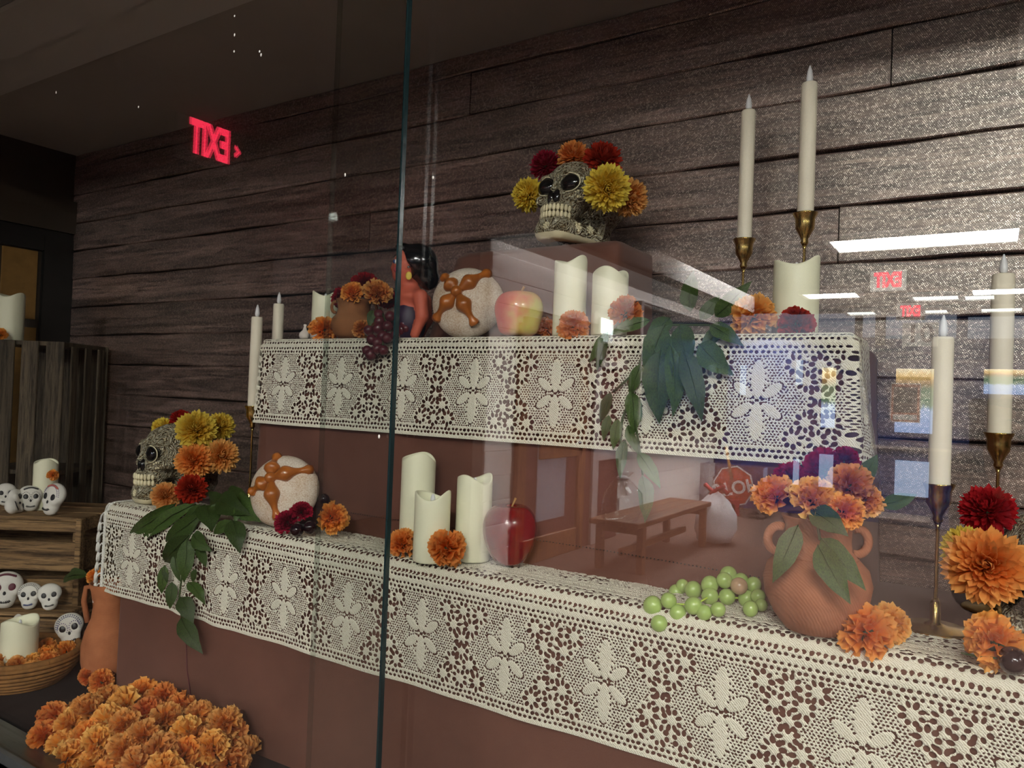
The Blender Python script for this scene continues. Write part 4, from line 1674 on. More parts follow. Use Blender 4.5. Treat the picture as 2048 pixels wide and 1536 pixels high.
def skull(p, H, facing, pitch, label):
    fy = np.array([facing[0], facing[1], 0.0])
    fy /= np.linalg.norm(fy)
    rx = np.cross(fy, [0, 0, 1])
    Mx = np.stack([rx, fy, [0, 0, 1]], axis=1)
    cp, sp = math.cos(pitch), math.sin(pitch)
    Mx = Mx @ np.array([[1, 0, 0], [0, cp, -sp], [0, sp, cp]])
    t = thing('carved_skull', label, 'skull', p, 'carved skulls', euler(Mx))
    s_ = H / 1.0
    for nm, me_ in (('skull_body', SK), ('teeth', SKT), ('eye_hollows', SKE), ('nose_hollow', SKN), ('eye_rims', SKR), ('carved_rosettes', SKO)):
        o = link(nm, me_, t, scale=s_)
        if nm in ('teeth', 'carved_rosettes'):
            o['kind'] = 'stuff'
    return t


FWD, RGT = _F0, _R0
# left skull on the lower tier (profile to the left)
pL = at(352, 996, Y=.95)
pL = np.array([pL[0], .955, ZL + .006])
skull(pL, .165, -RGT * .68 - FWD * .73, math.radians(0), 'carved bone skull in profile beside the leaf garland')
SG = 'chrysanthemums crowning the left skull'
fl('mum', 'yellow', 326, 856, 21, .98, 'small yellow chrysanthemum over the forehead of the profile skull', (-.6, 0, .6), SG)
fl('mum', 'red', 363, 841, 22, .97, 'dark red chrysanthemum on top of the profile skull', (-.2, 0, 1.2), SG)
fl('mum', 'yellow', 392, 860, 38, .925, 'big yellow chrysanthemum on the temple of the profile skull', (0, 0, .3), SG)
fl('mum', 'yellow', 441, 853, 27, .99, 'yellow chrysanthemum at the back of the profile skull', (.4, .2, .3), SG)
fl('mum', 'orange', 388, 921, 35, .915, 'orange chrysanthemum over the ear of the profile skull', (-.1, 0, .1), SG)
fl('mum', 'amber', 443, 912, 33, .96, 'amber orange chrysanthemum behind the ear of the profile skull', (.4, 0, .2), SG)
fl('mum', 'amber', 331, 992, 27, .885, 'amber chrysanthemum at the jaw of the profile skull', (-.1, 0, .3), SG)
fl('mum', 'red', 383, 978, 29, .89, 'dark red chrysanthemum at the jaw of the profile skull', (.1, 0, .3), SG)
# middle skull on the riser
pM = at(1150, 494, Y=RY0 + .075)
pM = np.array([pM[0], RY0 + .075, rz + .001])
skull(pM, .157, -RGT * .66 - FWD * .75, math.radians(7), 'carved bone skull on the draped riser facing the hall')
SG = 'flowers crowning the riser skull'
fl('mum', 'yellow', 1057, 390, 33, 1.10, 'yellow chrysanthemum beside the far temple of the riser skull', (-.7, 0, .2), SG)
fl('mum', 'red', 1091, 331, 30, 1.13, 'dark red chrysanthemum at the front of the riser skull crown', (-.4, 0, .8), SG)
fl('mum', 'orange', 1147, 314, 32, 1.13, 'orange chrysanthemum at the very top of the riser skull', (0, 0, 1.0), SG)
fl('mum', 'red', 1205, 322, 38, 1.13, 'big dark red chrysanthemum on the riser skull', (.2, 0, .8), SG)
fl('mum', 'yellow', 1214, 376, 45, 1.06, 'big pale yellow chrysanthemum over the ear of the riser skull', (.05, 0, 0), SG)
fl('mum', 'amber', 1258, 396, 37, 1.12, 'amber chrysanthemum behind the yellow one on the riser skull', (.7, 0, .0), SG)
# right skull, mostly outside the frame
pR = at(2075, 1300, Y=.93)
pR = np.array([pR[0] + .02, .955, ZL + .006])
skull(pR, .145, -RGT * .35 - FWD * .94, 0, 'carved bone skull cut by the right edge of the photo')
SG = 'flowers beside the right skull'
fl('mum', 'red', 1975, 1022, 50, .96, 'dark red chrysanthemum above the orange one at the right edge', (-.2, 0, .6), SG)
fl('mum', 'yellow', 1932, 1098, 44, .93, 'pale yellow chrysanthemum behind the orange one at the right edge', (-.6, 0, .2), SG)
fl('mum', 'orange', 1972, 1132, 74, .885, 'largest orange chrysanthemum at the right edge', (0, 0, .1), SG)
fl('puff', 'orange', 1985, 1280, 58, .865, 'orange marigold behind the black berry at the right edge', (-.1, 0, .4), SG)

# ------------------------------------------------------------------ candles
def pillar(p, r, h, label, group, n=40, seed=0, tilt=None):
    ph = seed * 1.7
    amp = .0055
    fn = lambda a, rr, z: (rr, z + (amp * math.sin(2 * a + ph) + .002 * math.sin(3 * a + ph) if z > h * .6 else 0))
    t = thing('pillar_candle', label, 'candle', p, group)
    if tilt:
        t.rotation_euler = tilt
    MB().lathe([(r * .96, 0), (r, .002), (r, h * .3), (r, h * .59), (r, h - .003), (r * .985, h), (r * .93, h + .0005), (r * .87, h - .002), (r * .84, h - .008), (r * .8, h - .018), (r * .1, h - .02)], n, fn=fn).obj('wax_body', M['wax'], t)
    MB().ball((0, 0, h - .008), (.0035, .0035, .009), 8, 6).obj('flame_tip', M['flame'], t)
    return t


PG = 'battery pillar candles'
def pil(px, pyb, Z, rpx, pytop, label, Y=None, seed=0, r=None):
    b = at(px, pyb, Z=Z) if Y is None else at(px, 700, Y=Y)
    if Y is not None:
        b[2] = Z
    tp = at(px, pytop, Y=b[1])
    r = r or size(rpx, b)
    return pillar(b, r, tp[2] - Z, label, PG, seed=seed)


pil(831, 1100, ZL + .006, 34, 912, 'tallest ivory pillar candle of the three on the lower tier', seed=2.0)
pil(861, 1121, ZL + .006, 36, 988, 'shortest ivory pillar candle in front of the other two', seed=.6)
pil(944, 1119, ZL + .006, 35.5, 955, 'middle height ivory pillar candle next to the big dark apple', seed=3.1)
pil(1136, 0, ZU + .006, 33, 524, 'taller ivory pillar candle on the upper tier under the skull', Y=1.005, seed=1.2)
pil(1216, 0, ZU + .006, 36, 546, 'shorter ivory pillar candle on the upper tier beside the leaf garland', Y=1.0, seed=2.9)
pil(1588, 0, ZU + .006, 44, 526, 'thick ivory pillar candle between the two tall tapers', Y=1.03, seed=1.0)
pil(647, 0, ZU + .006, 26, 588, 'ivory pillar candle behind the clay pot', Y=1.06, seed=.3)


def taper(px, ytop, ybot, px2, Y, zbase, label, rpx, glabel):
    """taper candle in a tall brass holder"""
    tp, bt = at(px, ytop, Y=Y), at(px, ybot, Y=Y)
    p = at((px + px2) / 2, (ytop + ybot) / 2, Y=Y)
    r = size(rpx, p)
    x, y = p[0], p[1]
    L = tp[2] - bt[2]
    t = thing('taper_candle', label, 'candle', (x, y, bt[2]), 'taper candles')
    MB().lathe([(r * .95, -.008), (r, 0), (r * .99, L * .5), (r * .97, L - .002), (r * .86, L), (r * .3, L - .001)], 24).obj('wax_stick', M['wax2'], t)
    MB().lathe([(.0016, L - .001), (.0045, L + .004), (.0048, L + .008), (.0034, L + .017), (.0008, L + .025)], 12).obj('flame_tip', M['flame'], t)
    # holder
    h = bt[2] - zbase
    g = thing('candle_holder', glabel, 'candle holder', (x, y, zbase), 'brass candle holders')
    cup = [(.0035, h - .045), (.0055, h - .041), (.0045, h - .037), (.0085, h - .029), (.0125, h - .022), (.0130, h - .014), (.0132, h - .008), (.0165, h - .0015), (.017, h), (.0158, h), (.0125, h - .006), (.010, h - .012)]
    MB().lathe(cup, 28).obj('cup', M['brass'], g)
    MB().lathe([(.0028, .012), (.0021, h * .3), (.0020, h - .05), (.0034, h - .045)], 12).obj('stem', M['brass'], g)
    MB().lathe([(.036, 0), (.037, .002), (.034, .004), (.012, .006), (.0055, .010), (.0055, .030), (.003, .036)], 32).obj('base', M['brass'], g)
    return t


taper(514, 634, 812, 507, 1.005, ZL + .002, 'taper candle lowest at the left end of the upper tier', 11.3, 'brass holder beside the left end of the upper tier')
taper(556, 608, 720, 555, 1.09, ZL + .002, 'taper candle half hidden behind the upper tier lace', 10.8, 'brass holder hidden behind the upper tier')
taper(1494, 222, 478, 1492, 1.155, ZU + .002, 'tall taper candle nearer to the skull', 14.5, 'brass holder of the taper nearer to the skull')
taper(1617, 167, 426, 1613, 1.105, ZU + .002, 'tallest taper candle above the thick pillar candle', 16, 'brass holder of the tallest taper')
taper(1892, 674, 968, 1872, .985, ZL + .002, 'long taper candle right of the upper tier', 20.5, 'brass holder with a long bare stem right of the upper tier')
taper(2010, 548, 866, 1995, 1.13, ZL + .002, 'rightmost tall taper candle', 21, 'brass holder of the rightmost taper')

# ------------------------------------------------------------------ sugared dead-bread rolls
def bread(p, R, look, centre, arms, label):
    """round bun standing on its edge, dome towards `look`; arms are unit (a, b) in the dome plane"""
    Mx = frame(look)
    t = thing('dead_bread', label, 'bread', p, 'sugared bread rolls', euler(Mx))
    Hd = R * .62
    prof = [(.001, -R * .28), (R * .7, -R * .27), (R * .93, -R * .16), (R * .99, -R * .02)]
    for i in range(1, 9):
        a = PI / 2 * i / 8
        prof.append((max(.001, R * math.cos(a)), Hd * math.sin(a)))
    rr = random.Random(4)
    MB().lathe(prof, 40, fn=lambda a, r, z: (r * (1 + .012 * math.sin(3 * a + 1) + .008 * math.sin(5 * a)), z), caps=False).obj('bun', M['bread_sugar'], t)
    zz = lambda x, y: Hd * math.sqrt(max(0, 1 - (x * x + y * y) / R / R))
    cx, cy = centre[0] * R, centre[1] * R
    MB().ball((cx, cy, zz(cx, cy) + R * .07), (R * .16, R * .16, R * .15), 16, 10).obj('knob', M['crust'], t)
    for (ax, ay) in arms:
        pts, rad = [], []
        ex, ey = ax * R, ay * R
        N = 16
        for i in range(N + 1):
            q = i / N
            x, y = cx + (ex - cx) * q, cy + (ey - cy) * q
            pts.append((x, y, zz(x, y) + R * .015))
            rad.append(R * (.075 + .155 * math.exp(-((q - .42) / .20) ** 2) + .075 * math.exp(-((q - .97) / .09) ** 2)))
        MB().tube(pts, rad, 12).obj('bone_strip', M['crust'], t)
    return t


def dome_arms(p, R, look, c_px, ends):
    """where on the dome the knob and the strip ends of the photograph lie"""
    Mx = frame(look)
    out = []
    S = np.array([R, R, R * .62])
    for (x, y) in [c_px] + ends:
        d = _F + (x - 1024) / FPX * _R + (768 - y) / FPX * _U
        o_, dd = (Mx.T @ (-np.asarray(p))) / S, (Mx.T @ d) / S
        a, b, c_ = dd @ dd, o_ @ dd, o_ @ o_ - 1
        disc = b * b - a * c_
        t_ = (-b - math.sqrt(disc)) / a if disc > 0 else -b / a
        q = o_ + dd * t_
        r_ = math.hypot(q[0], q[1])
        if q[2] < .05 or r_ > .97:
            q = q / max(r_, 1e-6) * .97
        out.append((float(q[0]), float(q[1])))
    return out[0], out[1:]


p = at(936, 602, Y=1.02)
R = size(73, p)
p[2] = ZU + .006 + R * .97
lk = np.array([.42, -1, .20])
c_, e_ = dome_arms(p, R, lk, (914, 584), [(976, 548), (950, 648), (874, 638), (890, 556)])
bread(p, R, lk, c_, e_, 'sugared bread roll with crossed strips on the upper tier')
p = at(570, 975, Y=.905)
R = size(72, p)
p[2] = ZL + .006 + R * .97
lk = np.array([.40, -1, .28])
c_, e_ = dome_arms(p, R, lk, (543, 956), [(556, 908), (634, 940), (556, 1036), (505, 984)])
bread(p, R, lk, c_, e_, 'sugared bread roll beside the leaf garland on the lower tier')

# ------------------------------------------------------------------ apples
def apple(p, R, H, label, mat, taperb=.62):
    t = thing('apple', label, 'apple', p, 'apples')
    prof = [(.001, .04 * H), (R * .35, 0), (R * taperb, .06 * H), (R * .86, .28 * H), (R * .98, .5 * H), (R, .64 * H), (R * .93, .80 * H), (R * .75, .93 * H), (R * .45, 1.0 * H), (R * .2, .96 * H), (.001, .87 * H)]
    fn = lambda a, r, z: (r * (1 + .025 * math.cos(5 * a)), z)
    MB().lathe(prof, 40, fn=fn, caps=False).obj('fruit', mat, t)
    MB().tube([(0, 0, .87 * H), (.002, 0, H * .98), (.006, .002, H * 1.1)], [.0018, .0014, .002], 6).obj('stalk', M['stick'], t)
    sub = t.children[0].modifiers.new('smooth', 'SUBSURF')
    sub.levels = sub.render_levels = 1
    return t


p = at(1018, 1130, Z=ZL + .006)
apple(p, size(55, p), size(122, p), 'big dark red apple with a narrow foot on the lower tier', M['apple_red'], .55)
p = at(1038, 640, Y=1.0)
R = size(50, p)
p[2] = ZU + .006
apple(p, R, size(92, p), 'blushing red and yellow apple beside the upper pillar candles', M['apple_blush'], .8)

# garlic
for (px_, r_, Y_, lb) in ((634, 16, 1.03, 'white garlic bulb leaning on the marigold behind the lace edge'), (610, 11, .99, 'small white garlic bulb at the lace edge')):
    p = at(px_, 655, Y=Y_)
    p[2] = ZU + .006
    R = size(r_, p)
    t = thing('garlic_bulb', lb, 'garlic', p, 'garlic bulbs')
    MB().lathe([(R * .3, 0), (R * .8, R * .12), (R, R * .6), (R * .85, R * 1.1), (R * .4, R * 1.6), (R * .22, R * 2.2), (R * .3, R * 2.6), (R * .1, R * 2.7)], 20, fn=lambda a, r, z: (r * (1 + .06 * math.cos(6 * a)), z)).obj('bulb', M['garlic'], t)

# ------------------------------------------------------------------ grapes
gball = {k_: MB().ball((0, 0, 0), (1, 1, 1.06), 18, 12).mesh('grape', M[k_]) for k_ in ('grape_green', 'grape_blush', 'grape_purple')}
GG = [(415, 1305, 75), (465, 1445, 65), (540, 1265, 63), (615, 1365, 67), (735, 1305, 68), (735, 1180, 68), (865, 1140, 68), (865, 1230, 66), (820, 1360, 62), (930, 1335, 58), (980, 1105, 62), (1000, 1235, 65), (1095, 1150, 67), (1155, 1250, 66), (1010, 1060, 65), (650, 1150, 52), (600, 1200, 60), (1110, 1110, 60), (1210, 1140, 60), (1185, 1330, 60), (1245, 1230, 55), (1270, 1300, 50)]
t = None
pts = []
for i, (x, y, r_) in enumerate(GG):
    px_, py_ = 1200 + x / 3.938, 880 + y / 3.938
    q = at(px_, py_, Z=ZL + .013)
    if q[1] > .935:
        q = at(px_, py_, Y=.925)
    if i in (14, 15, 16, 17, 18):
        q = at(px_, py_, Y=.945)
    if q[1] < .862 and i != 1:
        q = at(px_, py_, Y=.862)
    if i == 1:
        q = at(px_, py_, Y=.848)
    pts.append((q, size(r_ / 3.938, q)))
t = thing('grape_bunch', 'bunch of green grapes lying on the lower tier lace', 'grapes', pts[0][0])
c = np.array(pts[0][0])
for i, (q, R) in enumerate(pts):
    link('grape', gball['grape_blush' if i == 12 else 'grape_green'], t, q - c, (rnd.random(), rnd.random(), 0), R)
    if i == 12:
        continue
MB().tube([pts[0][0] - c + np.array([.004, .004, .002]), pts[4][0] - c + np.array([0, .006, 0]), pts[7][0] - c, pts[13][0] - c], .0013, 6).obj('stalk', M['lime'], t)
PGp = [(600, 975, 58), (720, 990, 55), (610, 1040, 60), (690, 1090, 58), (600, 1110, 60), (500, 1130, 55), (530, 1225, 55), (640, 1190, 58), (690, 1210, 55), (750, 1085, 55), (590, 1320, 60), (650, 1335, 55), (520, 1378, 60), (480, 1335, 50), (860, 1070, 50), (840, 1125, 55), (790, 1110, 55), (770, 1180, 50), (590, 1255, 56), (880, 1110, 45)]
pts = []
for (x, y, r_) in PGp:
    px_, py_ = 640 + x / 5.12, 440 + y / 5.12
    Y_ = .975 - .00008 * max(0, y - 950)
    if y > 1190:
        Y_ = .938
    if x > 740:
        Y_ = 1.0
    q = at(px_, py_, Y=Y_)
    if q[2] < ZU + .016 and Y_ > .955:
        q = at(px_, py_, Y=.945)
    pts.append((q, size(r_ / 5.12, q)))
t = thing('grape_bunch', 'bunch of dark purple grapes hanging over the upper lace edge', 'grapes', pts[0][0])
c = np.array(pts[0][0])
for (q, R) in pts:
    link('grape', gball['grape_purple'], t, q - c, (rnd.random(), rnd.random(), 0), R)
MB().tube([pts[0][0] - c + np.array([0, .004, .012]), pts[3][0] - c, pts[7][0] - c, pts[11][0] - c], .0014, 6).obj('stalk', M['stem'], t)


# ------------------------------------------------------------------ leaves
def leaf_mesh(seed):
    rr = random.Random(seed)
    V, Fc = [], []
    N = 9
    for i in range(N + 1):
        q = i / N
        wd = .5 * (math.sin(PI * min(1, q * 1.02) ** .82) ** .8) * (1 - .25 * q) if 0 < q < 1 else 0.004
        bend = .12 * math.sin(q * PI * .8) - .20 * q * q
        for s in (-1, -.5, 0, .5, 1):
            j_ = 1 + .04 * math.sin(q * 40 + s)
            V.append((s * wd * j_, q, bend + .10 * abs(s) * wd * 2 * (.6 + .4 * math.sin(q * 7 + seed)) + .015 * math.sin(q * 14 + 2 * s)))
    for i in range(N):
        for k_ in range(4):
            a = i * 5 + k_
            Fc.append((a, a + 1, a + 6, a + 5))
    return mesh('leaf', V, Fc, M['leaf'])


LM = [leaf_mesh(s) for s in range(4)]
VEIN = MB().tube([(0, .0, .01), (0, .3, .105), (0, .6, .06), (0, .92, -.10)], [.022, .018, .012, .005], 5).mesh('midrib', M['stem'])


def leaf(t, c, base, tip, wpx_ratio, side=None, twist=0.0):
    base, tip = np.asarray(base, float), np.asarray(tip, float)
    d = tip - base
    L = np.linalg.norm(d)
    d /= L
    n = TOCAM((base + tip) / 2) if side is None else np.asarray(side, float)
    n = n - d * np.dot(n, d)
    n /= np.linalg.norm(n)
    x = np.cross(d, n)
    Mx = np.stack([x, d, n], axis=1)
    ct, st = math.cos(twist), math.sin(twist)
    Mx = Mx @ np.array([[ct, 0, st], [0, 1, 0], [-st, 0, ct]])
    o = link('leaf', rnd.choice(LM), t, base - c, euler(Mx), (L * wpx_ratio, L, L * .8))
    link('midrib', VEIN, o, (0, 0, 0))
    return o


def garland(label, leaves, stem, loc):
    t = thing('leaf_garland', label, 'garland', loc, 'leaf garlands')
    c = np.array(loc)
    for (b, tip, yb, yt, w_) in leaves:
        B, T = at(*b, Y=yb), at(*tip, Y=yt)
        leaf(t, c, B, T, w_, twist=rnd.uniform(-.5, .5))
    for st in stem:
        MB().tube([at(x, y, Y=Y_) - c for (x, y, Y_) in st], .0016, 6).obj('stem', M['stem'], t)
    return t


F1 = .832
garland('dark green leaf garland hanging over the lower lace beneath the skull', [
    ((352, 1006), (250, 1077), .862, .838, .25), ((392, 1008), (272, 1086), .865, .840, .20), ((402, 1028), (324, 1088), .85, .832, .34), ((378, 1070), (322, 1130), F1, F1, .40),
    ((374, 1078), (368, 1166), F1 - .004, F1 - .012, .42), ((386, 1068), (418, 1102), F1, F1 - .006, .55), ((394, 1096), (413, 1133), F1, F1, .5), ((410, 1010), (424, 1058), .86, .838, .72),
    ((464, 1040), (480, 1103), F1 + .006, F1 - .006, .62), ((462, 1040), (424, 1070), F1 + .008, F1, .45), ((436, 1000), (492, 1026), .875, .855, .45), ((470, 998), (512, 1040), .885, .86, .5), ((420, 1000), (462, 1004), .90, .88, .5),
    ((350, 1108), (358, 1164), F1, F1, .4), ((328, 1132), (334, 1166), F1, F1, .4), ((344, 1164), (340, 1219), F1, F1 - .004, .48), ((376, 1164), (411, 1206), F1, F1, .42),
    ((362, 1194), (386, 1244), F1 - .004, F1 - .006, .62), ((362, 1236), (401, 1305), F1 - .004, F1 - .012, .42), ((392, 1138), (384, 1166), F1, F1, .5), ((400, 1008), (360, 1050), .87, .845, .4), ((440, 1010), (404, 1040), .875, .85, .45), ((480, 1010), (470, 1045), .87, .85, .5),
    ((330, 1130), (322, 1190), F1, F1, .38), ((450, 990), (500, 1000), .91, .89, .4)],
    [[(470, 998, .885), (420, 1012, .865), (392, 1050, .835), (374, 1082, F1), (364, 1150, F1), (358, 1200, F1), (364, 1240, F1)]], at(410, 1005, Y=.875))
U1 = .945
garland('big dark green leaf garland hanging over the upper lace below the tapers', [
    ((1382, 624), (1383, 538), 1.02, 1.03, .50), ((1430, 634), (1502, 564), 1.0, .99, .42), ((1400, 640), (1440, 590), 1.04, 1.05, .5), ((1322, 700), (1314, 845), U1, U1 - .015, .48), ((1340, 690), (1352, 832), U1, U1 - .012, .36),
    ((1366, 700), (1406, 840), U1, U1 - .015, .34), ((1398, 688), (1462, 750), U1, U1 - .012, .62), ((1420, 650), (1484, 688), .96, U1, .45), ((1330, 650), (1290, 760), .955, U1 - .004, .5), ((1360, 650), (1380, 740), .96, U1 - .006, .6),
    ((1300, 640), (1216, 668), .975, .955, .36), ((1340, 636), (1290, 690), .98, U1 - .004, .5), ((1216, 664), (1178, 726), .955, U1, .34), ((1214, 680), (1192, 742), U1, U1 - .004, .34), ((1282, 728), (1258, 792), U1, U1, .42), ((1262, 782), (1270, 869), U1, U1 - .008, .45),
    ((1222, 784), (1199, 847), U1, U1, .36), ((1236, 838), (1226, 900), U1 - .004, U1 - .01, .42), ((1218, 830), (1206, 882), U1, U1 - .006, .4), ((1250, 880), (1238, 958), U1 - .008, U1 - .016, .34), ((1256, 850), (1276, 910), U1 - .004, U1 - .012, .36),
    ((1276, 905), (1322, 975), U1 - .012, U1 - .016, .40), ((1284, 950), (1294, 1046), U1 - .016, U1 - .02, .42), ((1310, 660), (1340, 720), .965, U1 - .008, .55), ((1440, 660), (1400, 700), .97, U1, .5)],
    [[(1420, 650, 1.0), (1340, 650, .97), (1296, 668, .95), (1276, 740, U1), (1262, 790, U1), (1244, 840, U1), (1240, 900, U1 - .008)], [(1276, 740, U1), (1226, 784, U1)], [(1262, 790, U1), (1280, 905, U1 - .01), (1286, 950, U1 - .014)]], at(1330, 655, Y=.975))

# ------------------------------------------------------------------ terracotta vase with its bouquet
pv = at(1610, 1283, Z=ZL + .006)
pv = np.array([pv[0], pv[1] + .052, ZL + .006])
sc_v = depth(pv) / FPX
zpx = lambda y: at(1612, y, Y=pv[1])[2] - pv[2]
t = thing('terracotta_vase', 'round terracotta jug with two ring handles holding marigolds', 'vase', pv)
Rv = 103 * sc_v
zt = zpx(1030)
prof = [(.5 * Rv, 0), (.56 * Rv, .001), (.78 * Rv, .13 * zt), (.95 * Rv, .29 * zt), (Rv, .43 * zt), (.93 * Rv, .56 * zt), (.72 * Rv, .66 * zt), (.62 * Rv, .71 * zt), (.60 * Rv, .80 * zt), (.61 * Rv, .92 * zt), (.68 * Rv, .99 * zt), (.69 * Rv, zt), (.62 * Rv, zt), (.55 * Rv, .93 * zt), (.54 * Rv, .7 * zt), (.3 * Rv, .6 * zt)]
MB().lathe(prof, 48).obj('jug_body', M['terracotta'], t)
MB().lathe([(.735 * Rv, .648 * zt), (.75 * Rv, .655 * zt), (.735 * Rv, .664 * zt)], 40, caps=False).obj('shoulder_ring', M['terracotta'], t)
dR = np.array([RGT[0], RGT[1], 0])
for sg in (-1, 1):
    pts = []
    for i in range(15):
        a = -1.9 + 3.8 * i / 14
        pts.append(dR * sg * (.60 * Rv + .16 * Rv + .22 * Rv * math.cos(a)) + np.array([0, 0, .79 * zt + .115 * zt * math.sin(a)]))
    MB().tube(pts, .085 * Rv, 10).obj('handle', M['terracotta'], t)
VG = 'bouquet in the terracotta jug'
vy = pv[1]
fl('carn', 'orange', 1545, 990, 44, vy - .03, 'orange carnation hanging out on the candle side of the jug bouquet', (-.8, 0, .5), VG)
fl('carn', 'amber', 1625, 996, 50, vy - .045, 'amber carnation in the middle of the jug bouquet', (-.1, 0, .9), VG)
fl('carn', 'amber', 1700, 968, 48, vy - .01, 'tall amber carnation at the top of the jug bouquet', (.1, 0, 1.0), VG)
fl('carn', 'orange', 1690, 1025, 40, vy - .05, 'orange carnation drooping low in the jug bouquet', (.5, 0, -.1), VG)
fl('carn', 'amber', 1735, 1000, 34, vy - .0, 'small amber carnation outermost in the jug bouquet', (.9, .1, .3), VG)
fl('puff', 'magenta', 1650, 938, 46, vy + .05, 'magenta bloom highest at the back of the jug bouquet', (0, 0, .8), VG)
fl('puff', 'magenta', 1580, 955, 36, vy + .04, 'magenta bloom behind the hanging orange carnation', (-.4, 0, .8), VG)
fl('puff', 'magenta', 1690, 920, 30, vy + .05, 'small magenta bloom above the tall amber carnation', (.4, 0, .8), VG)
g = thing('leaf_sprig', 'sprig of big dark leaves hanging from the terracotta jug', 'leaves', at(1632, 1030, Y=vy - .05))
c = np.array(g.location)
for (b, tip, yb, yt, w_) in (((1596, 1050), (1546, 1166), vy - .055, vy - .075, .40), ((1622, 1020), (1694, 1068), vy - .06, vy - .08, .62), ((1642, 1076), (1730, 1178), vy - .06, vy - .08, .42), ((1636, 1090), (1698, 1206), vy - .065, vy - .088, .46), ((1720, 960), (1756, 910), vy, vy, .6), ((1760, 1010), (1836, 990), vy + .01, vy + .02, .5)):
    leaf(g, c, at(*b, Y=yb), at(*tip, Y=yt), w_, twist=rnd.uniform(-.3, .3))
MB().tube([at(x, y, Y=Y_) - c for (x, y, Y_) in ((1650, 1040, vy - .02), (1632, 1030, vy - .05), (1640, 1080, vy - .06))], .0015, 6).obj('stem', M['stem'], g)
fl('puff', 'orange', 1730, 1262, 58, .86, 'orange marigold resting against the front of the jug', (-.2, 0, .2), 'marigolds on the lower tier')
fl('puff', 'amber', 1778, 1248, 44, .895, 'amber marigold half hidden behind the jug marigold', (.7, .1, .2), 'marigolds on the lower tier')
# berries
def berry(px, py, r_, Y_, label):
    p = at(px, py, Y=Y_)
    R = size(r_, p)
    t = thing('berry', label, 'berry', p, 'dark berries')
    MB().ball((0, 0, 0), R, 18, 12).obj('fruit', M['berry'], t)
    MB().tube([(-R * .9, 0, 0), (-R * 1.9, .002, -R * .2), (-R * 3.2, .0, -R * .1)], [.0012, .0014, .001], 6).obj('stalk', M['stem'], t)
berry(2026, 1322, 28, .853, 'black berry in front of the marigold at the right edge')
berry(594, 1060, 13.5, .857, 'black berry next to the red carnations')
berry(620, 1055, 13, .87, 'black berry between the red and orange carnations')
berry(648, 998, 11, .935, 'dim black berry against the brown cloth')

# other loose blooms
LG = 'blooms on the lower tier'
fl('carn', 'red', 603, 1022, 22, .865, 'upper red carnation leaning on the lower bread roll', (-.1, 0, .7), LG)
fl('carn', 'red', 573, 1044, 25, .862, 'lower red carnation beside the black berry', (-.6, 0, .1), LG)
fl('carn', 'orange', 665, 1036, 33, .885, 'orange carnation against the brown cloth past the berries', (.5, 0, .1), LG)
fl('carn', 'orange', 803, 1088, 31, .868, 'orange carnation beside the dark glass edge and pillar candles', (-.5, 0, .3), LG)
fl('puff', 'orange', 894, 1096, 40, .853, 'round orange marigold in front of the pillar candles', (0, 0, .1), LG)
UG = 'blooms on the upper tier'
fl('puff', 'orange', 648, 660, 31, .985, 'orange marigold in front of the garlic', (-.1, 0, .3), UG)
fl('puff', 'amber', 724, 658, 20, .985, 'amber marigold low between the clay pot and grapes', (-.1, 0, .3), UG)
fl('puff', 'orange', 1092, 654, 22, 1.04, 'orange marigold behind the upper pillar candle', (0, 0, .6), UG)
fl('puff', 'orange', 1148, 652, 34, .975, 'orange marigold in front of the upper pillar candles', (0, 0, .4), UG)
fl('puff', 'orange', 1252, 622, 36, .975, 'orange marigold leaning on the shorter upper pillar candle', (.1, 0, .6), UG)
fl('puff', 'amber', 1508, 632, 47, .985, 'large amber marigold below the tapers', (0, 0, .3), UG)
fl('puff', 'red', 1592, 646, 38, .985, 'dark red marigold in front of the thick pillar candle', (0, 0, .4), UG)

# ------------------------------------------------------------------ clay pot with flowers
pp = at(707, 650, Y=1.005)
pp[2] = ZU + .006
s_p = depth(pp) / FPX
Rp = 45 * s_p
zt = at(707, 600, Y=pp[1])[2] - pp[2]
t = thing('clay_pot', 'small brown clay pot with two tiny handles behind the grapes', 'pot', pp)
MB().lathe([(.6 * Rp, 0), (.85 * Rp, .12 * zt), (Rp, .34 * zt), (.94 * Rp, .50 * zt), (.76 * Rp, .62 * zt), (.70 * Rp, .75 * zt), (.74 * Rp, .92 * zt), (.80 * Rp, zt), (.72 * Rp, zt), (.62 * Rp, .8 * zt), (.5 * Rp, .6 * zt)], 36).obj('pot_body', M['pot'], t)
for sg in (-1, 1):
    pts = [dR * sg * (.72 * Rp + .12 * Rp + .16 * Rp * math.cos(a)) + np.array([0, 0, .80 * zt + .14 * zt * math.sin(a)]) for a in np.linspace(-1.9, 1.9, 11)]
    MB().tube(pts, .07 * Rp, 8).obj('handle', M['pot'], t)
PG2 = 'blooms in the clay pot'
fl('puff', 'red', 729, 570, 29, 1.02, 'red bloom highest in the clay pot', (0, 0, .5), PG2)
fl('puff', 'red', 684, 596, 24, 1.01, 'red bloom hanging on the candle side of the clay pot', (-.6, 0, .3), PG2)
fl('puff', 'red', 772, 596, 22, 1.03, 'red bloom between the clay pot and the figurine', (.6, 0, .3), PG2)
fl('carn', 'orange', 704, 586, 24, .985, 'orange carnation in the clay pot', (-.3, 0, .6), PG2)
fl('carn', 'amber', 755, 586, 29, .98, 'amber carnation in the clay pot', (.2, 0, .6), PG2)
g = thing('leaf_sprig', 'single dark leaf beside the purple grapes', 'leaves', at(745, 620, Y=.965))
leaf(g, np.array(g.location), at(745, 620, Y=.965), at(738, 655, Y=.955), .5)

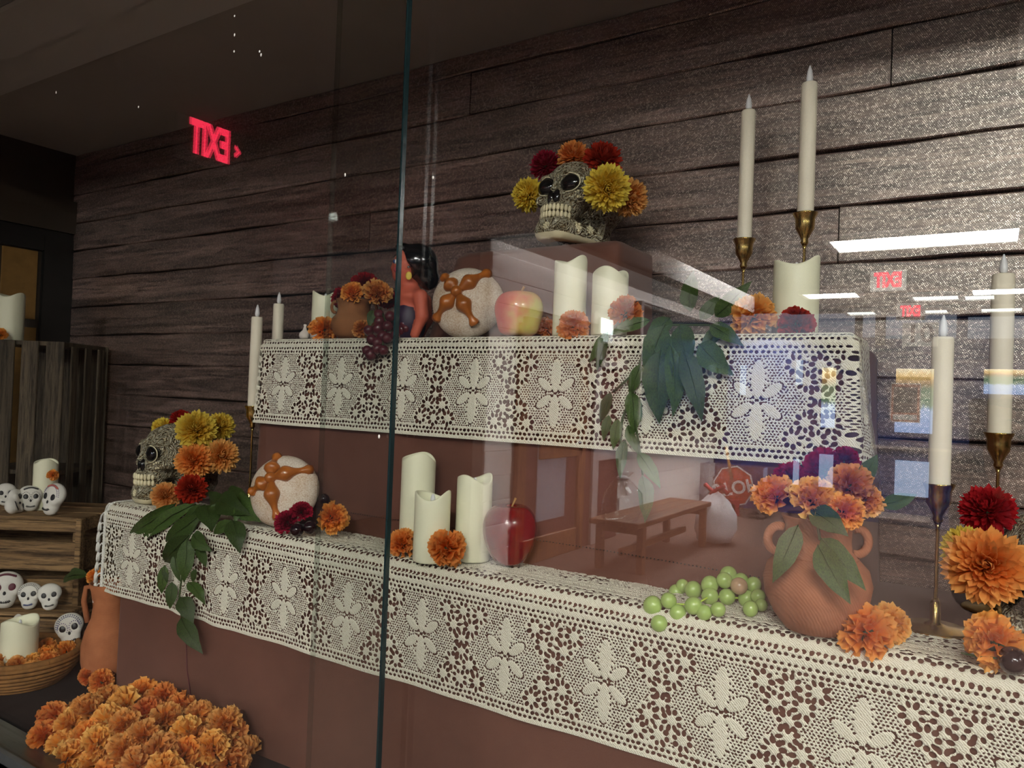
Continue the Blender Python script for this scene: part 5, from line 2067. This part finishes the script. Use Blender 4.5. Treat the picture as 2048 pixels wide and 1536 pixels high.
# ------------------------------------------------------------------ painted figurine (bust)
pd = at(828, 668, Y=1.025)
pd[2] = ZU + .006
sd_ = depth(pd) / FPX
Md = np.stack([_R0, -_F0, _Z], axis=1)      # a to the picture's right, b towards the camera, c up
t = thing('painted_figurine', 'painted bust of a woman with black hair and yellow earring', 'figurine', pd, rot=euler(Md))
def bust(a, b, c):
    B = np.abs(b)
    d = ell(a, b, c, (-20, 0, 146), (27, 27, 36))
    d = smin(d, cap(a, b, c, (-42, 0, 150), (-47, 0, 141), 5, 5), 8)
    d = smin(d, ell(a, b, c, (-36, 0, 124), (10, 13, 9)), 10)
    d = smin(d, cap(a, b, c, (-43, 0, 132), (-43, 0, 130), 4, 4), 5)
    d = smin(d, cap(a, b, c, (-14, 0, 118), (-10, 0, 94), 16, 19), 10)
    d = smin(d, ell(a, b, c, (-4, 0, 84), (30, 38, 17)), 12)
    d = smin(d, ell(a, b, c, (-8, 0, 40), (30, 33, 52)), 10)
    arm = cap(a, B, c, (14, 33, 82), (20, 37, 44), 15, 12)
    arm = smin(arm, cap(a, B, c, (20, 37, 44), (6, 33, 8), 12, 9), 6)
    d = smin(d, arm, 4)
    return smax(d, -c, 1)
v, f = surface_nets(bust, (-60, -62, -4), (60, 62, 190), 2.6)
link('painted_body', fast_mesh('painted_body', v * sd_, f, M['doll_skin']), t)
def hair(a, b, c):
    d = ell(a, b, c, (2, 0, 154), (41, 35, 39))
    d = smin(d, ell(a, b, c, (24, 0, 126), (22, 25, 26)), 8)
    d = smin(d, ell(a, b, c, (-30, 0, 183), (14, 20, 10)), 8)
    d = smax(d, -ell(a, b, c, (-40, 0, 138), (34, 44, 42)), 4)
    d = smax(d, -ell(a, np.abs(b), c, (-14, 32, 120), (13, 14, 26)), 4)
    return d
v, f = surface_nets(hair, (-52, -44, 90), (54, 44, 200), 2.6)
link('black_hair', fast_mesh('black_hair', v * sd_, f, M['doll_hair']), t)
def dress(a, b, c):
    d = ell(a, b, c, (-9, 0, 38), (33, 34, 52))
    d = smax(d, c - 72 - .25 * a, 2)
    return smax(d, -c, 1)
v, f = surface_nets(dress, (-50, -42, -4), (36, 42, 90), 2.6)
dr = link('dress', fast_mesh('dress', v * sd_, f, M['doll_dress']), t)
pts = []
for i in range(33):
    an = 2 * PI * i / 32
    a_, b_ = -9 + 25 * math.cos(an), 26 * math.sin(an)
    pts.append(np.array([a_, b_, 71 + .25 * a_]) * sd_)
MB().tube(pts, 1.7 * sd_, 6, False).obj('white_neckline', M['white_paint'], dr)
for i in range(5):
    MB().tube([np.array([-6 + 3 * i, 33, 50 - 2 * i]) * sd_, np.array([-2 + 4 * i, 32.5 - .3 * i, 60 - 6 * i]) * sd_], 1.0 * sd_, 5).obj('painted_stroke', M['ink_violet'], dr)
for sg in (1, -1):
    e = MB().ball(np.array([-40, sg * 17, 152]) * sd_, np.array([4, 4, 5]) * sd_, 12, 8).obj('eye', M['white_paint'], t)
    MB().ball(np.array([-42, sg * 18.5, 152]) * sd_, np.array([3, 3, 4]) * sd_, 10, 8).obj('iris', M['ink_blue'], e)
    MB().tube([np.array([-45, sg * 14, 162]) * sd_, np.array([-40, sg * 20, 165]) * sd_, np.array([-34, sg * 23, 162]) * sd_], .9 * sd_, 5).obj('eyebrow', M['ink_black'], t)
    MB().ball(np.array([-37, sg * 19, 136]) * sd_, np.array([6, 5, 6]) * sd_, 12, 8).obj('rosy_cheek', M['blush'], t)
    s1 = MB().ball(np.array([-12, sg * 29, 140]) * sd_, 3.2 * sd_, 10, 8).obj('ear_stud', M['silver'], t)
    MB().ball(np.array([-11, sg * 30, 123]) * sd_, np.array([6.2, 1.6, 8.2]) * sd_, 16, 10).obj('earring_disc', M['ink_gold'], t)
MB().tube([np.array([-46, -5, 129]) * sd_, np.array([-48, 0, 130]) * sd_, np.array([-46, 5, 129]) * sd_], 1.4 * sd_, 6).obj('lips', M['ink_plum'], t)

# ------------------------------------------------------------------ crates at the left end
Mc = np.stack([_R0, _F0, _Z], axis=1)       # crates face the camera side
ecr = euler(Mc)
def crate_box(t, name, x0, x1, y0, y1, z0, z1, mat='crate', bev=.0015):
    h = ((x1 - x0) / 2, (y1 - y0) / 2, (z1 - z0) / 2)
    return link(name, MB().box((0, 0, 0), h, bevel=bev).mesh(name, M[mat], False), t, ((x0 + x1) / 2, (y0 + y1) / 2, (z0 + z1) / 2))


TC = 1.75
ca = at(165, 1037, t=TC)
ZT = ca[2]                                  # top of the low crate
t = thing('slatted_crate', 'pine crate with a plank top carrying painted skulls and a candle', 'crate', (ca[0], ca[1], ZF), 'wooden crates', ecr)
Hc = ZT - ZF
px2m = TC / FPX
zr = lambda y: at(100, y, t=TC)[2] - ZF
Wc, Dc = .44, .23
for i in range(3):
    crate_box(t, 'top_plank', -Wc, 0, .004 + i * Dc / 3, Dc / 3 * (i + 1) - .002, Hc - .010, Hc)
for (ya, yb) in ((1062, 1042), (1140, 1082), (1214, 1157), (1300, 1232)):
    crate_box(t, 'front_slat', -Wc, -.004, -.008, 0, max(0, zr(ya)), zr(yb))
    crate_box(t, 'side_slat', -.008, 0, .012, Dc, max(0, zr(ya)), zr(yb))
for (x, y) in ((-.022, .002), (-Wc + .006, .002), (-.022, Dc - .018), (-Wc + .006, Dc - .018)):
    crate_box(t, 'corner_post', x, x + .016, y, y + .016, 0, Hc - .011)
crate_box(t, 'end_panel', -Wc, -Wc + .005, 0, Dc, 0, Hc - .011)
crate_box(t, 'end_rail', -.009, .004, -.012, .008, 0, Hc)
crate_box(t, 'back_panel', -Wc, 0, Dc, Dc + .006, 0, Hc - .011)

# low tray in front of it
pt = at(128, 1290, t=1.66)
zt_ = at(100, 1228, t=1.66)[2]
t = thing('slatted_crate', 'low shallow pine crate where painted skulls lean', 'crate', (pt[0], pt[1], ZF), 'wooden crates', ecr)
for i in range(2):
    crate_box(t, 'top_plank', -.40, 0, i * .035, i * .035 + .033, zt_ - ZF - .008, zt_ - ZF)
crate_box(t, 'front_slat', -.40, 0, -.006, 0, .052, zt_ - ZF - .010)
crate_box(t, 'front_slat', -.40, 0, -.006, 0, .0, .048)
crate_box(t, 'side_slat', -.008, 0, .001, .066, 0, zt_ - ZF - .010)

# tall crate standing on end behind
TT = 2.0
ct = at(131, 684, t=TT)
t = thing('slatted_crate', 'tall pine crate standing on end behind the skull crate', 'crate', (ct[0], ct[1], ZF), 'wooden crates', ecr)
Ht = ct[2] - ZF
s2_ = TT / FPX
for (xa, xb) in ((95, 131), (46, 80), (0, 32), (-45, -12)):
    crate_box(t, 'upright_slat', (xa - 131) * s2_, (xb - 131) * s2_, -.006, 0, 0, Ht, 'crate_v')
for i, q in enumerate((.035, .10, .165)):
    crate_box(t, 'side_slat', -.006, 0, q, q + .030, 0, Ht - .01, 'crate_v')
for z_ in (.0, Ht - .012, Ht * .5):
    crate_box(t, 'shelf', -.232, -.007, .001, .21, z_, z_ + .012, 'crate_v')
crate_box(t, 'back_panel', -.232, 0, .211, .216, 0, Ht, 'crate_v')

# candle and marigold on the tall crate
p = at(20, 688, t=TT + .08)
pillar((p[0], p[1], ZF + Ht + .0005), size(23, p), .125, 'ivory pillar candle high on the tall crate', PG, seed=.4)
fl('puff', 'orange', 3, 664, 13, None, 'orange marigold beside the candle on the tall crate', Z=None, tilt=(0, 0, .4)) if False else None
q = at(2, 668, t=TT + .02)
flower('puff', 'orange', q, size(14, q), TOCAM(q) + np.array([0, 0, .4]), 'orange marigold beside the candle on the tall crate')

# painted clay skull ornaments
def mini_sdf(X, Y, Z):
    d = ell(X, Y, Z, (0, 0, .63), (.40, .22, .36))
    d = smin(d, ell(X, Y, Z, (0, .02, .20), (.235, .18, .20)), .16)
    d = smin(d, ell(np.abs(X), Y, Z, (.20, .12, .42), (.10, .08, .08)), .08)
    d = smax(d, -ell(np.abs(X), Y, Z, (.155, .26, .56), (.10, .10, .115)), .04)
    d = smax(d, -ell(X, Y, Z, (0, .26, .40), (.05, .08, .07)), .03)
    return smax(d, -Z - .0, .02)
v, f = surface_nets(mini_sdf, (-.46, -.28, -.03), (.46, .30, 1.03), .035)
MS = fast_mesh('clay_body', v, f, M['clay_white'])
def paint_eyes(mat):
    mb = MB()
    for sg in (-1, 1):
        mb.ball((sg * .155, .175, .56), (.095, .03, .11), 12, 8)
    return mb.mesh('painted_eyes', mat)
def paint_marks(mat, kind):
    mb = MB()
    yy = lambda x, z: .21 * math.sqrt(max(.05, 1 - (x / .42) ** 2 - ((z - .62) / .40) ** 2)) + .008
    if kind == 0:
        for sg in (-1, 1):
            for i in range(16):
                a = 2 * PI * i / 16
                x, z = sg * (.16 + .155 * math.cos(a) * .9), .56 + .17 * math.sin(a)
                mb.ball((x, yy(x, z), z), (.014, .010, .018), 6, 4)
    elif kind == 1:
        for i in range(14):
            x = -.22 + .44 * i / 13
            z = .86 + .04 * math.cos(x * 9)
            mb.ball((x, yy(x, z), z), (.03, .012, .035), 6, 4)
    else:
        for r_ in (.30, .35):
            for i in range(18):
                a = PI * i / 17
                x, z = r_ * math.cos(a) * .95, .60 + r_ * .95 * math.sin(a)
                mb.ball((x, yy(x, z), z), (.018, .012, .014), 6, 4)
    return mb.mesh('painted_dots', mat)
def paint_mouth(kind, mat):
    mb = MB()
    for i in range(7):
        x = -.12 + .24 * i / 6
        mb.ball((x, .195 - .25 * x * x, .17 + (.9 * x * x)), (.016, .012, .045), 6, 4)
    mb.tube([(-.16, .18, .19), (0, .205, .155), (.16, .18, .19)], .012, 6)
    return mb.mesh('painted_mouth', mat)
ME = {c_: paint_eyes(M[c_]) for c_ in ('ink_black', 'ink_plum')}
MK = {(c_, q): paint_marks(M[c_], q) for c_ in ('ink_black', 'ink_plum', 'ink_violet', 'ink_red', 'ink_blue') for q in (0, 1, 2)}
MMo = {c_: paint_mouth(0, M[c_]) for c_ in ('ink_black', 'ink_blue', 'ink_gold')}
MN = MB().ball((0, .185, .40), (.04, .03, .055), 8, 6).mesh('painted_nose', M['ink_black'])


def mini(px, py, hpx, tt, label, yawd, roll, lean, eyes, marks, mouth, zrest=None):
    p = at(px, py + hpx * .48, t=tt)
    if zrest is not None:
        p[2] = zrest
    H = hpx * tt / FPX
    cm = -np.array([p[0], p[1], 0])
    cm /= np.linalg.norm(cm)
    ca_, sa_ = math.cos(math.radians(yawd)), math.sin(math.radians(yawd))
    fy = np.array([cm[0] * ca_ - cm[1] * sa_, cm[0] * sa_ + cm[1] * ca_, 0])
    rx = np.cross(fy, [0, 0, 1])
    Mx = Matrix([list(r_) for r_ in np.stack([rx, fy, [0, 0, 1]], axis=1)]) @ Matrix.Rotation(math.radians(roll), 3, 'Y') @ Matrix.Rotation(math.radians(lean), 3, 'X')
    t = thing('painted_skull', label, 'skull ornament', p, 'painted clay skulls', Mx.to_euler())
    for nm, me_ in (('clay_body', MS), ('painted_eyes', ME[eyes]), ('painted_nose', MN), ('painted_mouth', MMo[mouth])):
        link(nm, me_, t, scale=H)
    for (c_, q) in marks:
        o = link('painted_dots', MK[(c_, q)], t, scale=H)
        o['kind'] = 'stuff'
    return t


mini(60, 950, 46, 1.86, 'plum eyed clay skull behind the other three on the crate', 10, 0, 12, 'ink_plum', [('ink_violet', 2)], 'ink_black', ZT)
mini(62, 962, 52, 1.815, 'white clay skull with black dotted eyes standing on the crate', 0, 0, 14, 'ink_black', [('ink_black', 0), ('ink_black', 1)], 'ink_black', ZT)
mini(16, 985, 64, 1.762, 'white clay skull lying on its back at the crate edge', 25, -68, 40, 'ink_black', [], 'ink_black', ZT + .012)
mini(99, 988, 66, 1.772, 'narrow clay skull with pink striped crown at the crate edge', -55, -4, 12, 'ink_black', [('ink_violet', 2), ('ink_red', 1)], 'ink_black', ZT)
mini(12, 955, 46, 1.88, 'dim clay skull farthest along the crate top', 0, 0, 10, 'ink_black', [], 'ink_black', ZT)
mini(8, 1190, 74, 1.685, 'plum crowned clay skull at the picture edge on the low crate', -10, 0, 14, 'ink_plum', [('ink_plum', 1)], 'ink_black', zt_)
mini(58, 1200, 54, 1.685, 'clay skull with blue and yellow painted mouth', -14, 4, 14, 'ink_black', [('ink_black', 2)], 'ink_blue', zt_)
mini(100, 1201, 54, 1.685, 'plain clay skull with a stitched black smile', -8, 6, 14, 'ink_black', [], 'ink_black', zt_)
mini(145, 1260, 66, 1.60, 'white clay skull with violet dots standing off the low crate', -6, 12, 12, 'ink_black', [('ink_violet', 0), ('ink_blue', 2)], 'ink_black')
mini(18, 1240, 40, 1.64, 'grey shaded clay skull lying behind the basket candle', 0, -60, 30, 'ink_black', [('ink_black', 1)], 'ink_black')
p = at(91, 962, t=1.86)
pillar((p[0], p[1], ZT), size(22, p), at(91, 922, t=1.86)[2] - ZT, 'short ivory pillar candle behind the skulls on the crate', PG, seed=1.5)
q = at(106, 950, t=1.80)
q[2] = max(q[2], ZT + .01)
flower('puff', 'orange', q, size(13, q), TOCAM(q), 'tiny orange marigold beside the crate candle')

# ------------------------------------------------------------------ tall clay jug beside the lower tier
pj = np.array([-1.500, .872, ZF])
t = thing('clay_jug', 'tall orange clay jug squeezed between crate and lower tier', 'jug', pj)
k = NT('orange_clay')
v = k.coord()
k.col(k.ramp(k.noise(v, 30, 4), [(.3, srgb(160, 96, 62)), (.7, srgb(186, 116, 78))]))
k.set(Roughness=.85, Specular_IOR_Level=.2)
sw_ = k.n('TexWave', wave_type='BANDS', bands_direction='Z')
sw_.inputs['Scale'].default_value = 160
sw_.inputs['Distortion'].default_value = 2
k.l(v, sw_.inputs['Vector'])
k.bump(sw_.outputs['Fac'], .25, .001)
MB().lathe([(.03, 0), (.042, .01), (.049, .045), (.050, .075), (.044, .105), (.034, .130), (.031, .155), (.036, .185), (.040, .20), (.036, .20), (.028, .17)], 36).obj('jug_body', k.m, t)
for sg in (-1, 1):
    MB().tube([dR * sg * r_ + np.array([0, 0, z_]) for (r_, z_) in ((.034, .19), (.050, .188), (.054, .16), (.044, .118))], .0055, 8).obj('handle', k.m, t)
q = at(190, 1152, Y=.885)
flower('carn', 'orange', q, size(20, q), TOCAM(q) + np.array([-.9, 0, .3]), 'orange carnation peeking out beside the lace tassels')
g = thing('leaf_sprig', 'thin dark leaf beside the peeking carnation', 'leaves', at(178, 1150, Y=.90))
leaf(g, np.array(g.location), at(178, 1150, Y=.90), at(116, 1160, Y=.90), .25, twist=.5)
for (px_, py_, r_, lb) in ((177, 1352, 22, 'orange marigold on the floor nearer to the basket'), (203, 1362, 28, 'orange marigold on the floor touching the lower tier')):
    q = at(px_, py_, Z=ZF + .026)
    flower('puff', 'orange', q, size(r_, q), TOCAM(q) + np.array([-.3, 0, .5]), lb)

# ------------------------------------------------------------------ basket of marigolds
pb = at(28, 1372, Z=ZF)
pb = pb + np.array([-.02, .02, 0])
pb[2] = ZF
t = thing('straw_basket', 'shallow woven straw basket filled with marigolds', 'basket', pb)
Rb, Hb = .105, .058
prof = [(.001, .002), (Rb * .6, 0), (Rb * .78, .012), (Rb * .93, .035), (Rb, Hb), (Rb * .96, Hb), (Rb * .88, .036), (Rb * .7, .014), (.001, .012)]
MB().lathe(prof, 40, caps=False).obj('bowl', M['basket'], t)
for i, (rr_, z_) in enumerate(((.70, .004), (.77, .011), (.83, .018), (.885, .026), (.93, .034), (.965, .043), (.99, .052))):
    cv = []
    for q in range(61):
        a = 2 * PI * q / 60
        w_ = .0016 * math.sin(30 * a + PI * i)
        cv.append(((Rb * rr_ + .002 + w_) * math.cos(a), (Rb * rr_ + .002 + w_) * math.sin(a), z_))
    MB().tube(cv, .0042, 6, False).obj('straw_coil', M['basket'], t)
cv = [(Rb * .98 * math.cos(2 * PI * q / 60), Rb * .98 * math.sin(2 * PI * q / 60), Hb) for q in range(61)]
MB().tube(cv, .0065, 8, False).obj('rim', M['basket'], t)
rr = random.Random(12)
for i in range(14):
    a = i * 2.4
    r_ = Rb * .80 * math.sqrt((i + .6) / 14)
    if i < 2:
        r_ = Rb * .34
    flower('puff', rr.choice(('orange', 'amber')), pb + np.array([r_ * math.cos(a), r_ * math.sin(a), .042 + .006 * rr.random()]), .025, (rr.uniform(-.5, .5), rr.uniform(-.8, .1), 1), 'orange marigold filling the straw basket', 'marigolds in the straw basket')
p = at(38, 1300, t=depth(pb) - .005)
pillar((p[0], p[1], ZF + .040), size(33, p), at(38, 1240, t=depth(p))[2] - ZF - .040, 'ivory pillar candle standing in the straw basket', PG, seed=2.3)

# ------------------------------------------------------------------ heap of marigolds on the case floor
rr = random.Random(21)
HG = 'marigolds heaped on the case floor'
cnt = 0
def heap_ok(x, y):
    if y > .835 or y < .635:
        return False
    # left limit runs with the heap's rounded edge
    return x > -1.335 + 1.1 * max(0, y - .74) * .2 and x < -.95
for layer, (dz, step, inset) in enumerate(((.026, .047, 0), (.052, .050, .035), (.068, .056, .085))):
    y = .648 + inset * .5
    row = 0
    while y < .828 - inset * .3:
        x = -1.33 + inset + (row % 2) * step / 2
        while x < -.97 - inset * .5:
            X_, Y_ = x + rr.uniform(-.008, .008), y + rr.uniform(-.008, .008)
            lo_ = -1.34 + inset + .35 * max(0, Y_ - .76) * 2
            if heap_ok(X_, Y_) and X_ > lo_:
                flower('puff', rr.choice(('orange', 'amber', 'amber')), (X_, Y_, ZF + dz + rr.uniform(-.004, .004)), .029 + .004 * rr.random(), (rr.uniform(-.9, .9), rr.uniform(-1, .4), rr.uniform(.3, 1)), 'orange paper marigold in the heap on the case floor', HG, seed=rr.choice((1, 2)), calyx=False)
                cnt += 1
            x += step
        y += step * .86
        row += 1

# ------------------------------------------------------------------ clear bag on the bench
pc = hall(1240, 1040, X=bx - .15)
pc[2] = HF + .443
t = thing('clear_bag', 'clear plastic bag knotted at the top on the bench', 'bag', pc)
MB().lathe([(.10, 0), (.15, .02), (.17, .12), (.15, .24), (.09, .32), (.04, .36), (.09, .41)], 20, fn=lambda a, r, z: (r * (1 + .09 * math.sin(3 * a + z * 11) + .06 * math.sin(5 * a - z * 17)), z), caps=False).obj('film', M['clear'], t)
MB().ball((0, 0, .36), (.05, .05, .02), 10, 6).obj('knot', M['bag'], t)

# ------------------------------------------------------------------ the photographer, mirrored at the right edge
po = .05 * _R0 - .42 * _F0
t = thing('person', 'person in a navy sweater raising a phone with both hands', 'person', (po[0], po[1], HF), rot=euler(np.stack([_R0, _F0, _Z], axis=1)))


def head_sdf(a, b, c):
    A = np.abs(a)
    d = ell(a, b, c, (0, .02, 1.605), (.074, .094, .105))
    d = smin(d, ell(a, b, c, (0, .045, 1.545), (.055, .06, .06)), .03)
    d = smin(d, ell(a, b, c, (0, .085, 1.505), (.026, .022, .02)), .025)
    d = smin(d, cap(a, b, c, (0, .108, 1.600), (0, .130, 1.572), .009, .014), .014)
    d = smin(d, cap(A, b, c, (.012, .122, 1.570), (.016, .116, 1.570), .008), .008)
    d = smin(d, cap(a, b, c, (-.018, .110, 1.540), (.018, .110, 1.540), .008), .010)
    d = smin(d, ell(A, b, c, (.078, .01, 1.585), (.010, .022, .032)), .008)
    d = smax(d, -ell(A, b, c, (.032, .122, 1.605), (.018, .016, .012)), .010)
    d = smin(d, cap(a, b, c, (0, -.005, 1.53), (0, -.01, 1.40), .052, .062), .03)
    return d


v, f = surface_nets(head_sdf, (-.12, -.12, 1.36), (.12, .16, 1.74), .0065)
bd = link('body', fast_mesh('body', v, f, M['skin']), t)
for sg in (-1, 1):
    MB().ball((sg * .032, .104, 1.605), (.013, .010, .008), 10, 8).obj('eye', M['white_paint'], bd)
MB().tube([(-.022, .117, 1.541), (0, .1215, 1.543), (.022, .117, 1.541)], .004, 6).obj('lips', M['ink_plum'], bd)


def hair_sdf(a, b, c):
    d = ell(a, b, c, (0, .005, 1.625), (.088, .108, .108))
    d = smin(d, ell(a, b, c, (0, -.055, 1.54), (.075, .055, .10)), .03)
    return smax(d, -ell(a, b, c, (0, .115, 1.565), (.075, .085, .095)), .01)


v, f = surface_nets(hair_sdf, (-.12, -.14, 1.40), (.12, .14, 1.76), .009)
link('hair', fast_mesh('hair', v, f, M['hair']), t)


def sweater_sdf(a, b, c):
    A = np.abs(a)
    d = ell(a, b, c, (0, .0, 1.25), (.185, .115, .23))
    d = smin(d, ell(a, b, c, (0, 0, 1.02), (.165, .115, .14)), .08)
    d = smin(d, cap(A, b, c, (.05, -.005, 1.43), (.17, -.005, 1.38), .06, .068), .05)
    arm = cap(A, b, c, (.185, 0, 1.375), (.255, .12, 1.15), .066, .052)
    arm = smin(arm, cap(A, b, c, (.255, .12, 1.15), (.125, .345, 1.36), .052, .038), .03)
    d = smin(d, arm, .03)
    return d + .003 * np.sin(c * 60 + a * 14)


v, f = surface_nets(sweater_sdf, (-.36, -.18, .84), (.36, .42, 1.52), .014)
link('sweater', fast_mesh('sweater', v, f, M['navy_knit']), t)


def trouser_sdf(a, b, c):
    A = np.abs(a)
    d = ell(a, b, c, (0, -.005, .92), (.165, .115, .14))
    d = smin(d, cap(A, b, c, (.09, 0, .88), (.10, .015, .48), .085, .058), .05)
    d = smin(d, cap(A, b, c, (.10, .015, .48), (.11, -.02, .09), .058, .045), .03)
    return d


v, f = surface_nets(trouser_sdf, (-.24, -.18, .02), (.24, .18, 1.08), .016)
link('trousers', fast_mesh('trousers', v, f, M['denim']), t)
for sg in (-1, 1):
    MB().ball((sg * .11, .05, .045), (.048, .135, .045), 16, 10).obj('shoe', M['black_metal'], t)


def hand_sdf(sg):
    """hand closing on the end of the phone; sg -1 left, +1 right; x outwards from the phone end"""
    x0 = .026 + sg * .073

    def fn(a, b, c):
        X = (a - x0) * sg
        d = cap(X, b, c, (.045, .33, 1.350), (.022, .375, 1.395), .026, .024)
        d = smin(d, ell(X, b, c, (.014, .386, 1.415), (.022, .020, .040)), .015)
        for i, (zz, L) in enumerate(((1.452, .030), (1.434, .036), (1.416, .034), (1.398, .026))):
            fg = cap(X, b, c, (.018, .392, zz), (.012, .418, zz + .002), .0090, .0085)
            fg = smin(fg, cap(X, b, c, (.012, .418, zz + .002), (.012 - L, .424, zz), .0085, .0072), .004)
            d = smin(d, fg, .004)
        th = cap(X, b, c, (.026, .375, 1.432), (.008, .390, 1.468), .012, .010)
        th = smin(th, cap(X, b, c, (.008, .390, 1.468), (-.020, .394, 1.462), .010, .008), .005)
        return smin(d, th, .006)
    return fn


for sg in (-1, 1):
    x0 = .026 + sg * .073
    v, f = surface_nets(hand_sdf(sg), (x0 - .08, .29, 1.30), (x0 + .08, .445, 1.50), .0042)
    link('hand', fast_mesh('hand', v, f, M['skin']), t)
g = thing('phone', 'dark phone held up sideways by the photographer', 'phone', .026 * _R0 + .05 * 0 * _F0 - .012 * _F0 + np.array([0, 0, -.012]), rot=euler(np.stack([_R0, _F0, _Z], axis=1)))
g.location = list(map(float, -.012 * _F0 + .026 * _R0 * 1.0 + np.array([0, 0, -.014])))
MB().box((0, 0, 0), (.073, .004, .0355), bevel=.003).obj('phone_case', M['phone'], g, smooth=False)
MB().box((-.060, .0045, .020), (.012, .001, .012), bevel=.0005).obj('camera_bump', M['black_metal'], g, smooth=False)
